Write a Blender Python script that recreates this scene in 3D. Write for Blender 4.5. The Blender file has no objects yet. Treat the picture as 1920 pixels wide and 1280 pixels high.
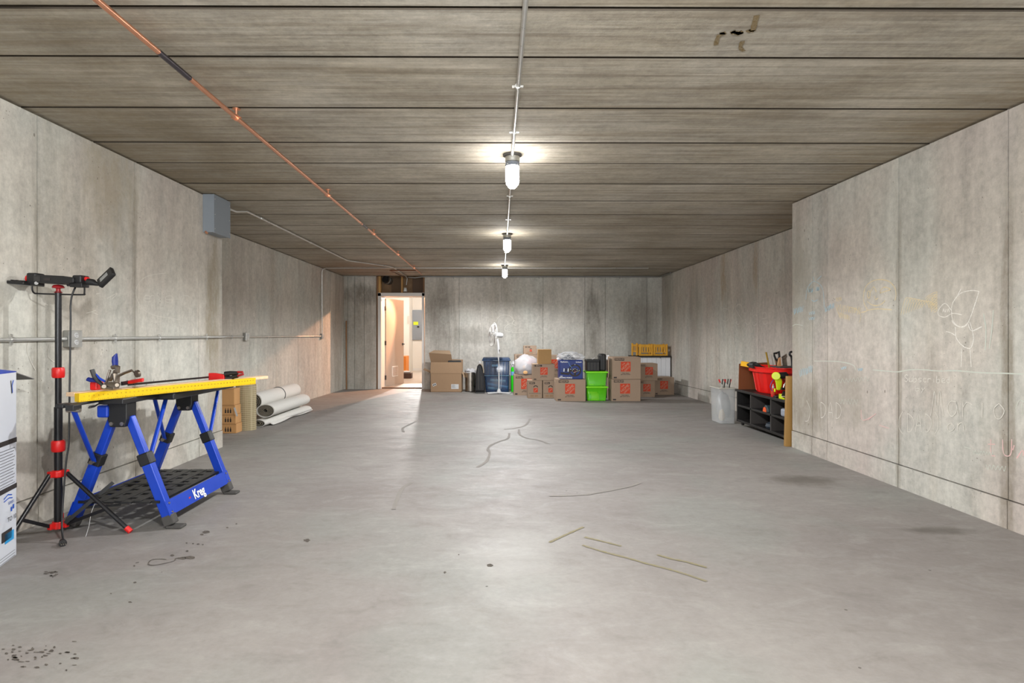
import bpy, bmesh, math, random
from mathutils import Vector, Matrix, noise
random.seed(7)
S = bpy.context.scene
COL = S.collection
PI = math.pi

# ------------------------------------------------------------------ camera, world, light, exposure
F, VX, VY, CZ = 1080.0, 926.0, 625.0, 1.24
cam_d = bpy.data.cameras.new('camera'); cam = bpy.data.objects.new('camera', cam_d); COL.objects.link(cam)
cam.location = (0, 0, CZ); cam.rotation_euler = (PI/2, 0, 0)
cam_d.sensor_width = 36; cam_d.lens = F/1920*36
cam_d.shift_x = (960-VX)/1920; cam_d.shift_y = -(640-VY)/1920
cam_d.clip_start = 0.05; cam_d.clip_end = 100
S.camera = cam
w = bpy.data.worlds.new('world'); S.world = w; w.use_nodes = True
w.node_tree.nodes['Background'].inputs[0].default_value = (0.9, 0.95, 1, 1)
w.node_tree.nodes['Background'].inputs[1].default_value = 0.35
S.view_settings.view_transform = 'Standard'; S.view_settings.look = 'None'
S.view_settings.gamma = 1; S.view_settings.use_curve_mapping = False
S.view_settings.exposure = 0.54
GLOBE = 60.0            # radiance of the jar lamps
def lamp(name, kind, loc, energy, color=(1, 1, 1), size=0.1, rot=(0, 0, 0), size_y=None):
    d = bpy.data.lights.new(name, kind); d.energy = energy; d.color = color
    if kind == 'AREA':
        d.size = size
        if size_y: d.shape = 'RECTANGLE'; d.size_y = size_y
    else: d.shadow_soft_size = size
    o = bpy.data.objects.new(name, d); COL.objects.link(o); o.location = loc; o.rotation_euler = rot
    return o
# unseen area fill added behind the camera to brighten the whole room
lamp('rear_fill', 'AREA', (0.1, -4.95, 1.3), 160, (0.95, 0.98, 1.0), 5.0, (PI/2, 0, 0), 2.0)
# two more ceiling lamps of the same row, behind and above the camera
lamp('row_lamp', 'POINT', (0.12, 0.75, 2.28), 170, (0.97, 0.985, 1), 0.05)
lamp('row_lamp', 'POINT', (0.12, -2.5, 2.28), 90, (0.97, 0.985, 1), 0.05)
# lamps of the utility room beyond the door
def spot(name, loc, aim, energy, color, ang, blend, size):
    d = bpy.data.lights.new(name, 'SPOT'); d.energy = energy; d.color = color; d.spot_size = math.radians(ang); d.spot_blend = blend; d.shadow_soft_size = size
    o = bpy.data.objects.new(name, d); COL.objects.link(o); o.location = loc
    o.rotation_euler = (Vector(aim)-Vector(loc)).to_track_quat('-Z', 'Y').to_euler()
spot('utility_warm_spot', (-1.37, 14.41, 2.34), (-2.75, 11.1, .35), 420, (1.0, 0.50, 0.28), 64, .35, .02)
spot('utility_white_spot', (-2.12, 17.5, 2.35), (-1.85, 11.6, 0), 620, (1, 0.96, 0.92), 28, .3, .04)
lamp('utility_warm', 'POINT', (-1.2, 14.6, 2.3), 14, (1.0, 0.56, 0.34), 0.06)
lamp('utility_white', 'POINT', (-1.7, 16.8, 2.3), 62, (1, 0.97, 0.94), 0.10)

# ------------------------------------------------------------------ helpers
def fz(y):                      # the slab falls gently towards the back
    if y <= 5.6: return 0.13
    if y >= 12.84: return 0.0
    return 0.13*(12.84-y)/7.24
def at(px, py, Y): return Vector(((px-VX)*Y/F, Y, CZ-(py-VY)*Y/F))
def onx(px, py, X):
    Y = X*F/(px-VX); return Vector((X, Y, CZ-(py-VY)*Y/F))
def onfloor(px, py):
    Y = 5.0
    for _ in range(30): Y = F*(CZ-fz(Y))/(py-VY)
    return Vector(((px-VX)*Y/F, Y, fz(Y)))
def basis(o):
    m = o.matrix_basis.copy()
    while o.parent: o = o.parent; m = o.matrix_basis @ m
    return m
def prop(o, label=None, cat=None, group=None, kind=None):
    if label: o['label'] = label
    if cat: o['category'] = cat
    if group: o['group'] = group
    if kind: o['kind'] = kind
    return o
def thing(name, label, cat, loc=(0, 0, 0), rz=0.0, group=None):
    o = bpy.data.objects.new(name, None); COL.objects.link(o); o.empty_display_size = 0.1
    o.location = loc; o.rotation_euler = (0, 0, rz)
    return prop(o, label, cat, group)
class MB:
    def __init__(s): s.v = []; s.f = []
    def add(s, vs, fs):
        n = len(s.v); s.v += [Vector(v) for v in vs]; s.f += [tuple(i+n for i in f) for f in fs]; return s
    def box(s, x0, x1, y0, y1, z0, z1, rot=None, piv=None):
        vs = [Vector((x, y, z)) for z in (z0, z1) for y in (y0, y1) for x in (x0, x1)]
        if rot is not None:
            p = Vector(piv) if piv is not None else Vector(((x0+x1)/2, (y0+y1)/2, (z0+z1)/2))
            vs = [p+rot @ (v-p) for v in vs]
        return s.add(vs, [(0, 2, 3, 1), (4, 5, 7, 6), (0, 1, 5, 4), (2, 6, 7, 3), (0, 4, 6, 2), (1, 3, 7, 5)])
    def hexa(s, a, b):            # two quads (4 pts each) joined
        return s.add(list(a)+list(b), [(3, 2, 1, 0), (4, 5, 6, 7), (0, 1, 5, 4), (1, 2, 6, 5), (2, 3, 7, 6), (3, 0, 4, 7)])
    def bar(s, p0, p1, wd, ht, up=(0, 0, 1)):     # rectangular bar along p0-p1
        p0 = Vector(p0); p1 = Vector(p1); d = (p1-p0).normalized(); u = Vector(up)
        sd = d.cross(u)
        if sd.length < 1e-4: sd = d.cross(Vector((1, 0, 0)))
        sd.normalize(); u = sd.cross(d).normalized()
        q = lambda p: [p+sd*wd/2*a+u*ht/2*b for a, b in ((-1, -1), (1, -1), (1, 1), (-1, 1))]
        return s.hexa(q(p0), q(p1))
    def cone(s, p0, p1, r0, r1, n=16, cap=True):
        p0 = Vector(p0); p1 = Vector(p1); d = (p1-p0).normalized()
        a = d.orthogonal().normalized(); b = d.cross(a)
        vs = []
        for p, r in ((p0, r0), (p1, r1)):
            for i in range(n): t = 2*PI*i/n; vs.append(p+(a*math.cos(t)+b*math.sin(t))*r)
        fs = [(i, (i+1) % n, n+(i+1) % n, n+i) for i in range(n)]
        if cap: fs += [tuple(range(n-1, -1, -1)), tuple(range(n, 2*n))]
        return s.add(vs, fs)
    def tube(s, pts, r, n=10, closed=False, flat=1.0):
        pts = [Vector(p) for p in pts]; m = len(pts); vs = []; fs = []; a = None
        for i, p in enumerate(pts):
            if closed: d = pts[(i+1) % m]-pts[i-1]
            else: d = pts[min(i+1, m-1)]-pts[max(i-1, 0)]
            d.normalize()
            a = d.orthogonal().normalized() if a is None else (a-d*a.dot(d)).normalized()
            b = d.cross(a)
            rr = r[i] if isinstance(r, (list, tuple)) else r
            for k in range(n): t = 2*PI*k/n; vs.append(p+(a*math.cos(t)+b*math.sin(t)*flat)*rr)
        for i in range(m if closed else m-1):
            j = (i+1) % m
            for k in range(n): fs.append((i*n+k, i*n+(k+1) % n, j*n+(k+1) % n, j*n+k))
        if not closed: fs += [tuple(range(n-1, -1, -1)), tuple(range((m-1)*n, m*n))]
        return s.add(vs, fs)
    def lathe(s, prof, c=(0, 0, 0), n=24, sx=1.0, sy=1.0, rot=None):
        c = Vector(c); vs = []; m = len(prof); fs = []
        for r, z in prof:
            for i in range(n):
                t = 2*PI*i/n; v = Vector((math.cos(t)*r*sx, math.sin(t)*r*sy, z))
                vs.append(c+(rot @ v if rot is not None else v))
        for i in range(m-1):
            for k in range(n): fs.append((i*n+k, i*n+(k+1) % n, (i+1)*n+(k+1) % n, (i+1)*n+k))
        if prof[0][0] > 1e-5: fs.append(tuple(range(n-1, -1, -1)))
        if prof[-1][0] > 1e-5: fs.append(tuple(range((m-1)*n, m*n)))
        return s.add(vs, fs)
    def prism(s, poly, fn, a, b):   # poly 2D, fn(u,v,w)->3D, extruded w=a..b
        n = len(poly)
        return s.add([fn(u, v, a) for u, v in poly]+[fn(u, v, b) for u, v in poly],
                     [tuple(range(n-1, -1, -1)), tuple(range(n, 2*n))]+[(i, (i+1) % n, n+(i+1) % n, n+i) for i in range(n)])
    def quad(s, a, b, c, d): return s.add([a, b, c, d], [(0, 1, 2, 3)])
    def grid(s, nx, ny, fn):
        vs = [fn(i/nx, j/ny) for j in range(ny+1) for i in range(nx+1)]
        return s.add(vs, [(j*(nx+1)+i, j*(nx+1)+i+1, (j+1)*(nx+1)+i+1, (j+1)*(nx+1)+i) for j in range(ny) for i in range(nx)])
    def build(s, name, m, parent=None, bevel=0.0, smooth=False, world=True, thick=0.0, fix=True, sub=0):
        me = bpy.data.meshes.new(name)
        inv = basis(parent).inverted() if (parent is not None and world) else Matrix()
        me.from_pydata([inv @ v for v in s.v], [], s.f)
        if fix:
            bm = bmesh.new(); bm.from_mesh(me); bmesh.ops.recalc_face_normals(bm, faces=bm.faces); bm.to_mesh(me); bm.free()
        me.materials.append(m)
        if smooth:
            me.polygons.foreach_set('use_smooth', [True]*len(me.polygons)); me.set_sharp_from_angle(angle=math.radians(38))
        o = bpy.data.objects.new(name, me); COL.objects.link(o); o.parent = parent
        if thick:
            k = o.modifiers.new('t', 'SOLIDIFY'); k.thickness = thick; k.offset = 0
        if sub:
            k = o.modifiers.new('s', 'SUBSURF'); k.levels = sub; k.render_levels = sub
        if bevel:
            k = o.modifiers.new('b', 'BEVEL'); k.width = bevel; k.segments = 2; k.limit_method = 'ANGLE'
        return o
def dup(o, parent=None):
    c = o.copy(); COL.objects.link(c); c.parent = parent
    for ch in [x for x in bpy.data.objects if x.parent == o]: dup(ch, c)
    return c
def RX(a): return Matrix.Rotation(a, 3, 'X')
def RY(a): return Matrix.Rotation(a, 3, 'Y')
def RZ(a): return Matrix.Rotation(a, 3, 'Z')

# ------------------------------------------------------------------ materials
def lin(c): return tuple(((v/255)/12.92 if v/255 <= 0.04045 else ((v/255+0.055)/1.055)**2.4) for v in c)+(1.0,)
class NT:
    def __init__(s, name):
        s.m = bpy.data.materials.new(name); s.m.use_nodes = True; s.t = s.m.node_tree
        s.p = s.t.nodes['Principled BSDF']; s.o = s.t.nodes['Material Output']
    def n(s, typ, **kw):
        nd = s.t.nodes.new(typ)
        for k, v in kw.items():
            if k.startswith('_'): nd.inputs[int(k[1:])].default_value = v
            else: setattr(nd, k, v)
        return nd
    def l(s, a, b): s.t.links.new(a, b)
    def pos(s): return s.n('ShaderNodeNewGeometry').outputs['Position']
    def obj(s): return s.n('ShaderNodeTexCoord').outputs['Object']
    def noise(s, vec, scale=(1, 1, 1), sc=1.0, det=6, rough=0.6, off=(0, 0, 0), dist=0.0):
        mp = s.n('ShaderNodeMapping'); mp.inputs['Scale'].default_value = scale; mp.inputs['Location'].default_value = off
        s.l(vec, mp.inputs[0]); nz = s.n('ShaderNodeTexNoise'); s.l(mp.outputs[0], nz.inputs['Vector'])
        nz.inputs['Scale'].default_value = sc; nz.inputs['Detail'].default_value = det
        nz.inputs['Roughness'].default_value = rough; nz.inputs['Distortion'].default_value = dist
        return nz.outputs['Fac']
    def mr(s, v, a, b, c=0.0, d=1.0, smooth=False):
        r = s.n('ShaderNodeMapRange'); r.clamp = True
        if smooth: r.interpolation_type = 'SMOOTHSTEP'
        s.l(v, r.inputs[0])
        for i, x in enumerate((a, b, c, d)): r.inputs[i+1].default_value = x
        return r.outputs[0]
    def math(s, op, a, b=0.0):
        r = s.n('ShaderNodeMath', operation=op)
        for i, x in enumerate((a, b)):
            if isinstance(x, (int, float)): r.inputs[i].default_value = x
            else: s.l(x, r.inputs[i])
        return r.outputs[0]
    def mix(s, f, a, b, mode='MIX'):
        r = s.n('ShaderNodeMix'); r.data_type = 'RGBA'; r.blend_type = mode; r.clamp_factor = True
        for i, x in ((0, f), (6, a), (7, b)):
            if isinstance(x, (int, float)): r.inputs[i].default_value = x
            elif isinstance(x, tuple): r.inputs[i].default_value = x
            else: s.l(x, r.inputs[i])
        return r.outputs[2]
    def scale(s, col, v):
        r = s.n('ShaderNodeVectorMath', operation='SCALE'); s.l(col, r.inputs[0]); s.l(v, r.inputs['Scale']); return r.outputs[0]
    def blob(s, vec, c, r, nz=None, amp=0.5, soft=0.5):       # 1 inside an ellipsoid with ragged edge
        a = s.n('ShaderNodeVectorMath', operation='SUBTRACT'); s.l(vec, a.inputs[0]); a.inputs[1].default_value = c
        b = s.n('ShaderNodeVectorMath', operation='DIVIDE'); s.l(a.outputs[0], b.inputs[0]); b.inputs[1].default_value = r
        d = s.n('ShaderNodeVectorMath', operation='LENGTH'); s.l(b.outputs[0], d.inputs[0]); v = d.outputs['Value']
        if nz is not None: v = s.math('ADD', v, s.math('MULTIPLY', s.math('SUBTRACT', nz, 0.5), amp*2))
        return s.mr(v, 1.0, 1.0-soft, 0, 1, True)
    def bump(s, h, st=0.3, dist=0.01):
        b = s.n('ShaderNodeBump'); b.inputs['Strength'].default_value = st; b.inputs['Distance'].default_value = dist
        s.l(h, b.inputs['Height']); s.l(b.outputs[0], s.p.inputs['Normal'])
    def done(s, col, rough=0.6, metal=0.0, **kw):
        if isinstance(col, tuple): s.p.inputs['Base Color'].default_value = col
        else: s.l(col, s.p.inputs['Base Color'])
        if isinstance(rough, (int, float)): s.p.inputs['Roughness'].default_value = rough
        else: s.l(rough, s.p.inputs['Roughness'])
        s.p.inputs['Metallic'].default_value = metal
        for k, v in kw.items(): s.p.inputs[k.replace('_', ' ')].default_value = v
        return s.m
def plain(name, rgb, rough=0.5, metal=0.0, var=0.08, sc=30, bump=0.0, **kw):
    t = NT(name); nz = t.noise(t.obj(), sc=sc, det=4)
    c = t.mix(nz, tuple(x*(1-var) for x in lin(rgb)[:3])+(1,), tuple(min(1, x*(1+var)) for x in lin(rgb)[:3])+(1,))
    if bump: t.bump(nz, bump, 0.003)
    return t.done(c, t.mr(nz, 0.2, 0.8, rough*0.85, min(1, rough*1.15)), metal, **kw)

def concrete(name, light, dark, cool, brown, st=(1, 1, .12), blobs=(), pits=1.0, rough=0.85, brown_amt=.5, objvar=.06, streak=.45, top=None):
    t = NT(name); p = t.pos()
    cloud = t.noise(p, (1, 1, .7), 0.8, 4, .55)
    strk = t.noise(p, st, 7.5, 9, .72)
    fine = t.noise(p, (1, 1, 1), 22, 8, .75)
    cb = t.noise(p, (1, 1, .6), 1.1, 3, .5, (7, 3, 1))
    col = t.mix(t.mr(cloud, .32, .68), lin(dark), lin(light))
    col = t.mix(t.mr(cb, .47, .60, 0, .5), col, lin(cool))
    br = t.noise(p, tuple(x*.6 for x in st), 4.0, 6, .6, (3, 9, 4))
    col = t.mix(t.mr(br, .54, .75, 0, brown_amt), col, lin(brown))
    v = t.math('ADD', t.math('MULTIPLY', t.math('SUBTRACT', strk, .5), streak*1.35), t.math('MULTIPLY', t.math('SUBTRACT', fine, .5), .95))
    mid = t.noise(p, (1, 1, .45) if not top else (.6, 1, 1), 6.5, 8, .80, (5, 2, 2)); v = t.math('ADD', v, t.math('MULTIPLY', t.math('SUBTRACT', mid, .5), .75))
    ri = t.n('ShaderNodeObjectInfo').outputs['Random']
    v = t.math('ADD', v, t.math('MULTIPLY', t.math('SUBTRACT', ri, .5), objvar*2))
    v = t.math('ADD', v, 1.0)
    col = t.scale(col, v)
    if top:      # long formwork streaks
        s2 = t.noise(p, (.10, 5.5, 1), 7, 6, .7, (1, 4, 2)); s3 = t.noise(p, (.5, 3.0, 1), 2.2, 5, .65, (8, 4, 2), .6)
        col = t.mix(t.mr(s2, .50, .70, 0, .55), col, lin((108, 96, 80))); col = t.mix(t.mr(s2, .46, .30, 0, .45), col, lin((206, 200, 190)))
        col = t.mix(t.mr(s3, .50, .72, 0, .50), col, lin((126, 114, 96)))
    for c, r, rgb, amt in blobs:
        f = t.math('MULTIPLY', t.blob(p, c, r, t.noise(p, st, 9, 8, .75, (c[1], 1, 2)), .9, .6), amt)
        f = t.math('MULTIPLY', f, t.mr(mid, .40, .58, .35, 1.0))
        col = t.mix(f, col, lin(rgb))
    if pits:
        vo = t.n('ShaderNodeTexVoronoi'); mp = t.n('ShaderNodeMapping'); mp.inputs['Scale'].default_value = (1, 1, 1)
        t.l(p, mp.inputs[0]); t.l(mp.outputs[0], vo.inputs['Vector']); vo.inputs['Scale'].default_value = 34; vo.inputs['Randomness'].default_value = 1
        mask = t.mr(t.noise(p, (1, 1, 1), 3.2, 5, .7, (2, 5, 8)), .50, .66)
        rad = t.math('MULTIPLY', mask, .17)
        vo2 = t.n('ShaderNodeTexVoronoi'); mp2 = t.n('ShaderNodeMapping'); mp2.inputs['Scale'].default_value = (1, 1.0, .55); mp2.inputs['Rotation'].default_value = (.5, .5, .3)
        t.l(p, mp2.inputs[0]); t.l(mp2.outputs[0], vo2.inputs['Vector']); vo2.inputs['Scale'].default_value = 13
        r2 = t.mr(t.noise(p, (1, 1, 1), 2.0, 4, .65, (6, 1, 3)), .47, .68, 0, .105)
        both = t.math('MAXIMUM', t.math('LESS_THAN', vo.outputs['Distance'], rad), t.math('LESS_THAN', vo2.outputs['Distance'], r2))
        pit = t.math('MULTIPLY', both, .62*pits)
        col = t.mix(pit, col, lin((92, 84, 70)))
        h = t.math('SUBTRACT', t.math('ADD', fine, t.math('MULTIPLY', strk, .6)), pit)
    else: h = t.math('ADD', fine, strk)
    t.bump(h, .35, .006)
    return t.done(col, rough)

WALL_L = concrete('concrete_wall_left', (202, 197, 186), (182, 174, 165), (192, 195, 187), (148, 137, 117),
    blobs=[((-2.66, 5.45, 1.3), (.3, .17, 1.3), (142, 130, 106), .75), ((-2.66, 4.0, 2.3), (.3, .35, .5), (158, 146, 122), .6),
           ((-2.66, 3.35, .8), (.3, .06, 1.9), (120, 112, 96), .6), ((-2.66, 4.27, 1.0), (.3, .05, 1.7), (130, 122, 106), .5), ((-2.66, 2.5, 1.5), (.3, .4, .9), (170, 164, 150), .5), ((-3.34, 12.3, 1.2), (.3, .5, 1.8), (140, 132, 118), .6)])
WALL_R = concrete('concrete_wall_right', (194, 188, 177), (176, 166, 159), (186, 189, 181), (144, 133, 116),
    blobs=[((2.92, 5.4, .55), (.3, .35, .35), (128, 120, 104), .75), ((2.92, 5.5, 1.3), (.3, .25, 1.2), (152, 144, 130), .6),
           ((2.92, 4.85, .75), (.3, .45, .35), (146, 138, 124), .6), ((2.92, 3.27, .8), (.3, .07, 1.6), (116, 106, 88), .7), ((2.92, 4.155, 1.0), (.3, .045, 1.8), (128, 120, 104), .55),
           ((3.6, 9.2, 2.2), (.4, .15, .6), (150, 124, 88), .7), ((3.6, 8.0, 2.2), (.4, .12, .5), (150, 124, 88), .6),
           ((3.6, 9.6, .25), (.5, .8, .12), (120, 112, 98), .6), ((3.6, 10.6, 1.2), (.4, .5, 1.4), (140, 134, 122), .6)])
WALL_B = concrete('concrete_wall_back', (206, 202, 194), (182, 177, 168), (194, 196, 188), (150, 142, 128), st=(1, 1, .10),
    blobs=[((-2.9, 12.84, 2.1), (.6, .3, .28), (98, 92, 80), .7), ((-1.2, 12.84, 1.6), (.4, .3, 1.1), (120, 115, 106), .65),
           ((-.6, 12.84, 1.2), (.7, .3, .25), (120, 116, 106), .5), ((2.2, 12.84, 1.5), (.25, .3, 1.0), (116, 112, 102), .7),
           ((3.3, 12.84, 1.2), (.5, .3, 1.4), (118, 112, 102), .6), ((-3.0, 12.84, .9), (.6, .3, 1.6), (122, 116, 104), .55)])
CEIL = concrete('concrete_plank', (190, 183, 168), (152, 143, 126), (180, 175, 164), (126, 112, 86), st=(.16, 2.6, 1), pits=.25, brown_amt=.65, objvar=.07, streak=.9, top=1,
    blobs=[((-3.0, 3.2, 2.5), (1.5, 4.2, .5), (132, 118, 90), .55), ((3.3, 3.6, 2.5), (1.0, 4.5, .5), (136, 118, 86), .55),
           ((-2.6, 11.5, 2.5), (1.2, 2.0, .5), (150, 116, 92), .5)])

# floor
def floor_mat():
    t = NT('floor_slab'); p = t.pos()
    a = t.noise(p, (1, 1, 1), .55, 5, .6); b = t.noise(p, (1.0, 1.9, 1), 3.4, 9, .74, (4, 2, 0), .5)
    f = t.noise(p, (1, 1, 1), 26, 7, .75); g = t.noise(p, (1, 1, 1), 1.1, 4, .5, (9, 9, 0))
    col = t.mix(t.mr(a, .35, .65), lin((126, 120, 117)), lin((144, 140, 136)))
    col = t.mix(t.mr(g, .5, .64, 0, .5), col, lin((132, 134, 129)))
    col = t.mix(t.mr(b, .52, .72, 0, .35), col, lin((164, 162, 158)))
    col = t.mix(t.mr(b, .46, .28, 0, .4), col, lin((108, 102, 98)))
    v = t.math('ADD', 1.0, t.math('MULTIPLY', t.math('SUBTRACT', f, .5), .45)); col = t.scale(col, v)
    nz = t.noise(p, (1, 1, 1), 5, 6, .7)
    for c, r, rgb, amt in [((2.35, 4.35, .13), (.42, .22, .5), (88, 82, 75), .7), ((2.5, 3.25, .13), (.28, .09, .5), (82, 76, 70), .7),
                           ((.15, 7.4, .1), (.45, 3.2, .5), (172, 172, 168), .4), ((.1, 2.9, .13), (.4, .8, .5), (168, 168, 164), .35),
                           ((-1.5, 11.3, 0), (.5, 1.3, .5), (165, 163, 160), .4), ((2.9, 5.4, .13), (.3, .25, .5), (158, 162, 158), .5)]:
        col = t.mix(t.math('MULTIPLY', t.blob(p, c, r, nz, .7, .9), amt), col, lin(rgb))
    # small dark spatter
    vo = t.n('ShaderNodeTexVoronoi'); t.l(p, vo.inputs['Vector']); vo.inputs['Scale'].default_value = 9
    sp = t.math('LESS_THAN', vo.outputs['Distance'], t.mr(t.noise(p, (1, 1, 1), 6, 3, .5, (1, 1, 1)), .56, .72, 0, .11))
    col = t.mix(t.math('MULTIPLY', sp, .75), col, lin((62, 56, 52)))
    t.bump(t.math('ADD', f, t.math('MULTIPLY', b, 2)), .18, .005)
    return t.done(col, t.mr(b, .3, .7, .72, .52), Specular_IOR_Level=.35)
FLOOR = floor_mat()

def cardboard(name, rgb, rough=.85):
    t = NT(name); p = t.obj()
    a = t.noise(p, (1, 1, 1), 3, 4, .5); f = t.noise(p, (40, 40, 4), 3, 3, .6)
    c = t.mix(a, tuple(x*.9 for x in lin(rgb)[:3])+(1,), tuple(x*1.08 for x in lin(rgb)[:3])+(1,))
    c = t.scale(c, t.mr(f, .2, .8, .95, 1.05)); t.bump(f, .1, .002)
    return t.done(c, rough)
def metal(name, rgb, rough=.3, var=.15):
    t = NT(name); a = t.noise(t.obj(), (1, 1, 1), 12, 5, .6)
    c = t.mix(a, tuple(x*(1-var) for x in lin(rgb)[:3])+(1,), tuple(min(1, x*(1+var)) for x in lin(rgb)[:3])+(1,))
    return t.done(c, t.mr(a, .3, .7, rough*.8, rough*1.3), 1.0)
def wood(name, a, b, axis=(1, 1, .1), rough=.55, sc=14):
    t = NT(name); n = t.noise(t.obj(), axis, sc, 6, .6, dist=.5)
    c = t.mix(t.mr(n, .3, .7), lin(a), lin(b)); t.bump(n, .1, .002); return t.done(c, rough)
def glassy(name, rgb, alpha, rough=.2, ior=1.45, trans=0.0):
    t = NT(name); n = t.noise(t.obj(), sc=8, det=3)
    t.done(t.mix(n, tuple(x*.92 for x in lin(rgb)[:3])+(1,), lin(rgb)), rough)
    t.p.inputs['Alpha'].default_value = alpha; t.p.inputs['Specular IOR Level'].default_value = .7
    return t.m
def emit(name, rgb, st):
    t = NT(name); t.done(lin(rgb), .3); t.p.inputs['Emission Color'].default_value = lin(rgb); t.p.inputs['Emission Strength'].default_value = st
    return t.m
K_BODY = cardboard('carton_board', (158, 136, 116)); K_TAN = cardboard('plain_board', (164, 128, 82)); K_OLD = cardboard('open_carton_board', (152, 124, 96))
K_EDGE = cardboard('carton_edge', (176, 150, 122)); TAPE = plain('packing_tape', (188, 160, 128), .35)
ORANGE = plain('orange_ink', (198, 62, 28), .7); BLACKINK = plain('black_ink', (46, 40, 38), .7); WHITEINK = plain('white_ink', (236, 234, 228), .7)
REDINK = plain('red_ink', (206, 40, 34), .6); BOARDINK = plain('board_coloured_lettering', (188, 160, 136), .8)
GALV = plain('galvanised_steel', (204, 204, 200), .3, .65, .12, 20); GALVD = metal('dull_box_steel', (160, 160, 156), .5); COPPER = plain('copper', (226, 164, 132), .3, .9, .05, 6)
STEEL = metal('brushed_steel', (176, 168, 158), .3); SOLDER = metal('blackened_copper', (96, 92, 98), .35); CLAMPST = metal('clamp_steel', (142, 132, 120), .38)
GREYBOX = plain('grey_box_paint', (138, 146, 154), .5, .2, .05); BLACK = plain('black_plastic', (26, 26, 27), .45); BLACKP = plain('black_paint', (24, 24, 27), .3)
DGREY = plain('dark_grey_rubber', (70, 68, 66), .8); RED = plain('red_plastic', (208, 26, 24), .4); TUBRED = plain('tub_red', (226, 22, 14), .38, var=.04)
BLUE = plain('blue_paint', (18, 62, 178), .35, .1, .18, 9); DBLUE = plain('dark_blue_paint', (14, 36, 120), .4, .1, .15, 9)
YELLOW = plain('yellow_paint', (228, 186, 12), .45, var=.05); WHITE = plain('white_plastic', (196, 196, 196), .4, var=.03); WHITEP = plain('white_paint', (222, 220, 216), .5, var=.03)
PALEWOOD = wood('pale_pine', (222, 184, 146), (240, 208, 172), (8, .5, 8)); STUD = wood('stud_pine', (176, 130, 70), (204, 160, 96), (1, 1, .08)); OLDWOOD = wood('brown_wood', (110, 78, 46), (150, 108, 66), (1, 1, .08))
ESPRESSO = wood('espresso_laminate', (14, 12, 11), (24, 21, 20), (1, .1, 1), .5); BROWNB = plain('brown_hardboard', (116, 66, 30), .6)
YWOOD = wood('honey_pine', (206, 146, 34), (236, 178, 56), (1, 1, .3)); PLY = wood('sheathing_board', (120, 94, 68), (146, 118, 88), (.4, 1, .4), .8)
GREENT = glassy('translucent_green_plastic', (112, 236, 24), .46, .3); GREENS = plain('green_plastic', (134, 226, 30), .4)
BLUET = glassy('translucent_blue_plastic', (8, 62, 110), .40, .3); NAVY = plain('navy_plastic', (20, 58, 100), .4); CLEAR = glassy('clear_plastic', (214, 216, 216), .34, .25)
FILM = glassy('thin_film', (238, 240, 244), .28, .12); FILM2 = glassy('milky_film', (236, 234, 236), .72, .3)
FILM3 = glassy('hazy_film', (240, 238, 242), .5, .25); NEON = plain('neon_green', (40, 224, 30), .4); LIME = plain('lime_tool_plastic', (206, 224, 20), .4); CHALKW = None
TUBE = plain('grey_tube', (158, 158, 156), .5)
RUG = plain('rug_backing', (214, 212, 206), .95, sc=60, bump=.4); RUGD = plain('rug_pile', (112, 106, 94), 1.0, sc=80, bump=.6)
BAMBOO = None
def woven():
    t = NT('woven_mat'); p = t.obj()
    w1 = t.n('ShaderNodeTexWave'); w1.bands_direction = 'Z'; w1.inputs['Scale'].default_value = 14; w1.inputs['Distortion'].default_value = 1.5; t.l(p, w1.inputs[0])
    n = t.noise(p, (60, 60, 1), 1, 4, .5)
    c = t.mix(t.mr(w1.outputs['Fac'], .55, 1), lin((150, 136, 104)), lin((186, 174, 142))); c = t.mix(t.mr(n, .5, .7, 0, .6), c, lin((200, 188, 158)))
    t.bump(w1.outputs['Fac'], .3, .003); return t.done(c, .9)
BAMBOO = woven()
def chalkm(name, rgb, a, ground=(196, 191, 180)):
    t = NT(name); n = t.noise(t.pos(), sc=95, det=3, rough=.8); t.done(t.mix(t.mr(n, .42, .6, a*.45, min(a, 1)), lin(ground), lin(rgb)), .95); return t.m
CH_W = chalkm('white_chalk', (244, 242, 236), .75); CH_Y = chalkm('yellow_chalk', (236, 212, 150), .8); CH_B = chalkm('blue_chalk', (150, 200, 222), .8)
CH_P = chalkm('pink_chalk', (232, 160, 166), .6); CH_T = chalkm('green_chalk', (176, 204, 194), .4); CH_F = chalkm('faint_chalk', (228, 226, 218), .55)
STAIN = chalkm('oil_stain', (58, 52, 46), 1.0, (120, 112, 104)); RUST = chalkm('rust_stain', (112, 88, 40), .9, (150, 140, 118)); OLIVE = chalkm('olive_scuff', (128, 118, 72), .8, (134, 129, 122)); CRACK = chalkm('crack_fill', (118, 113, 108), .55, (140, 135, 130))
GLOBEM = emit('lit_lamp_glass', (255, 252, 248), GLOBE)

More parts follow.
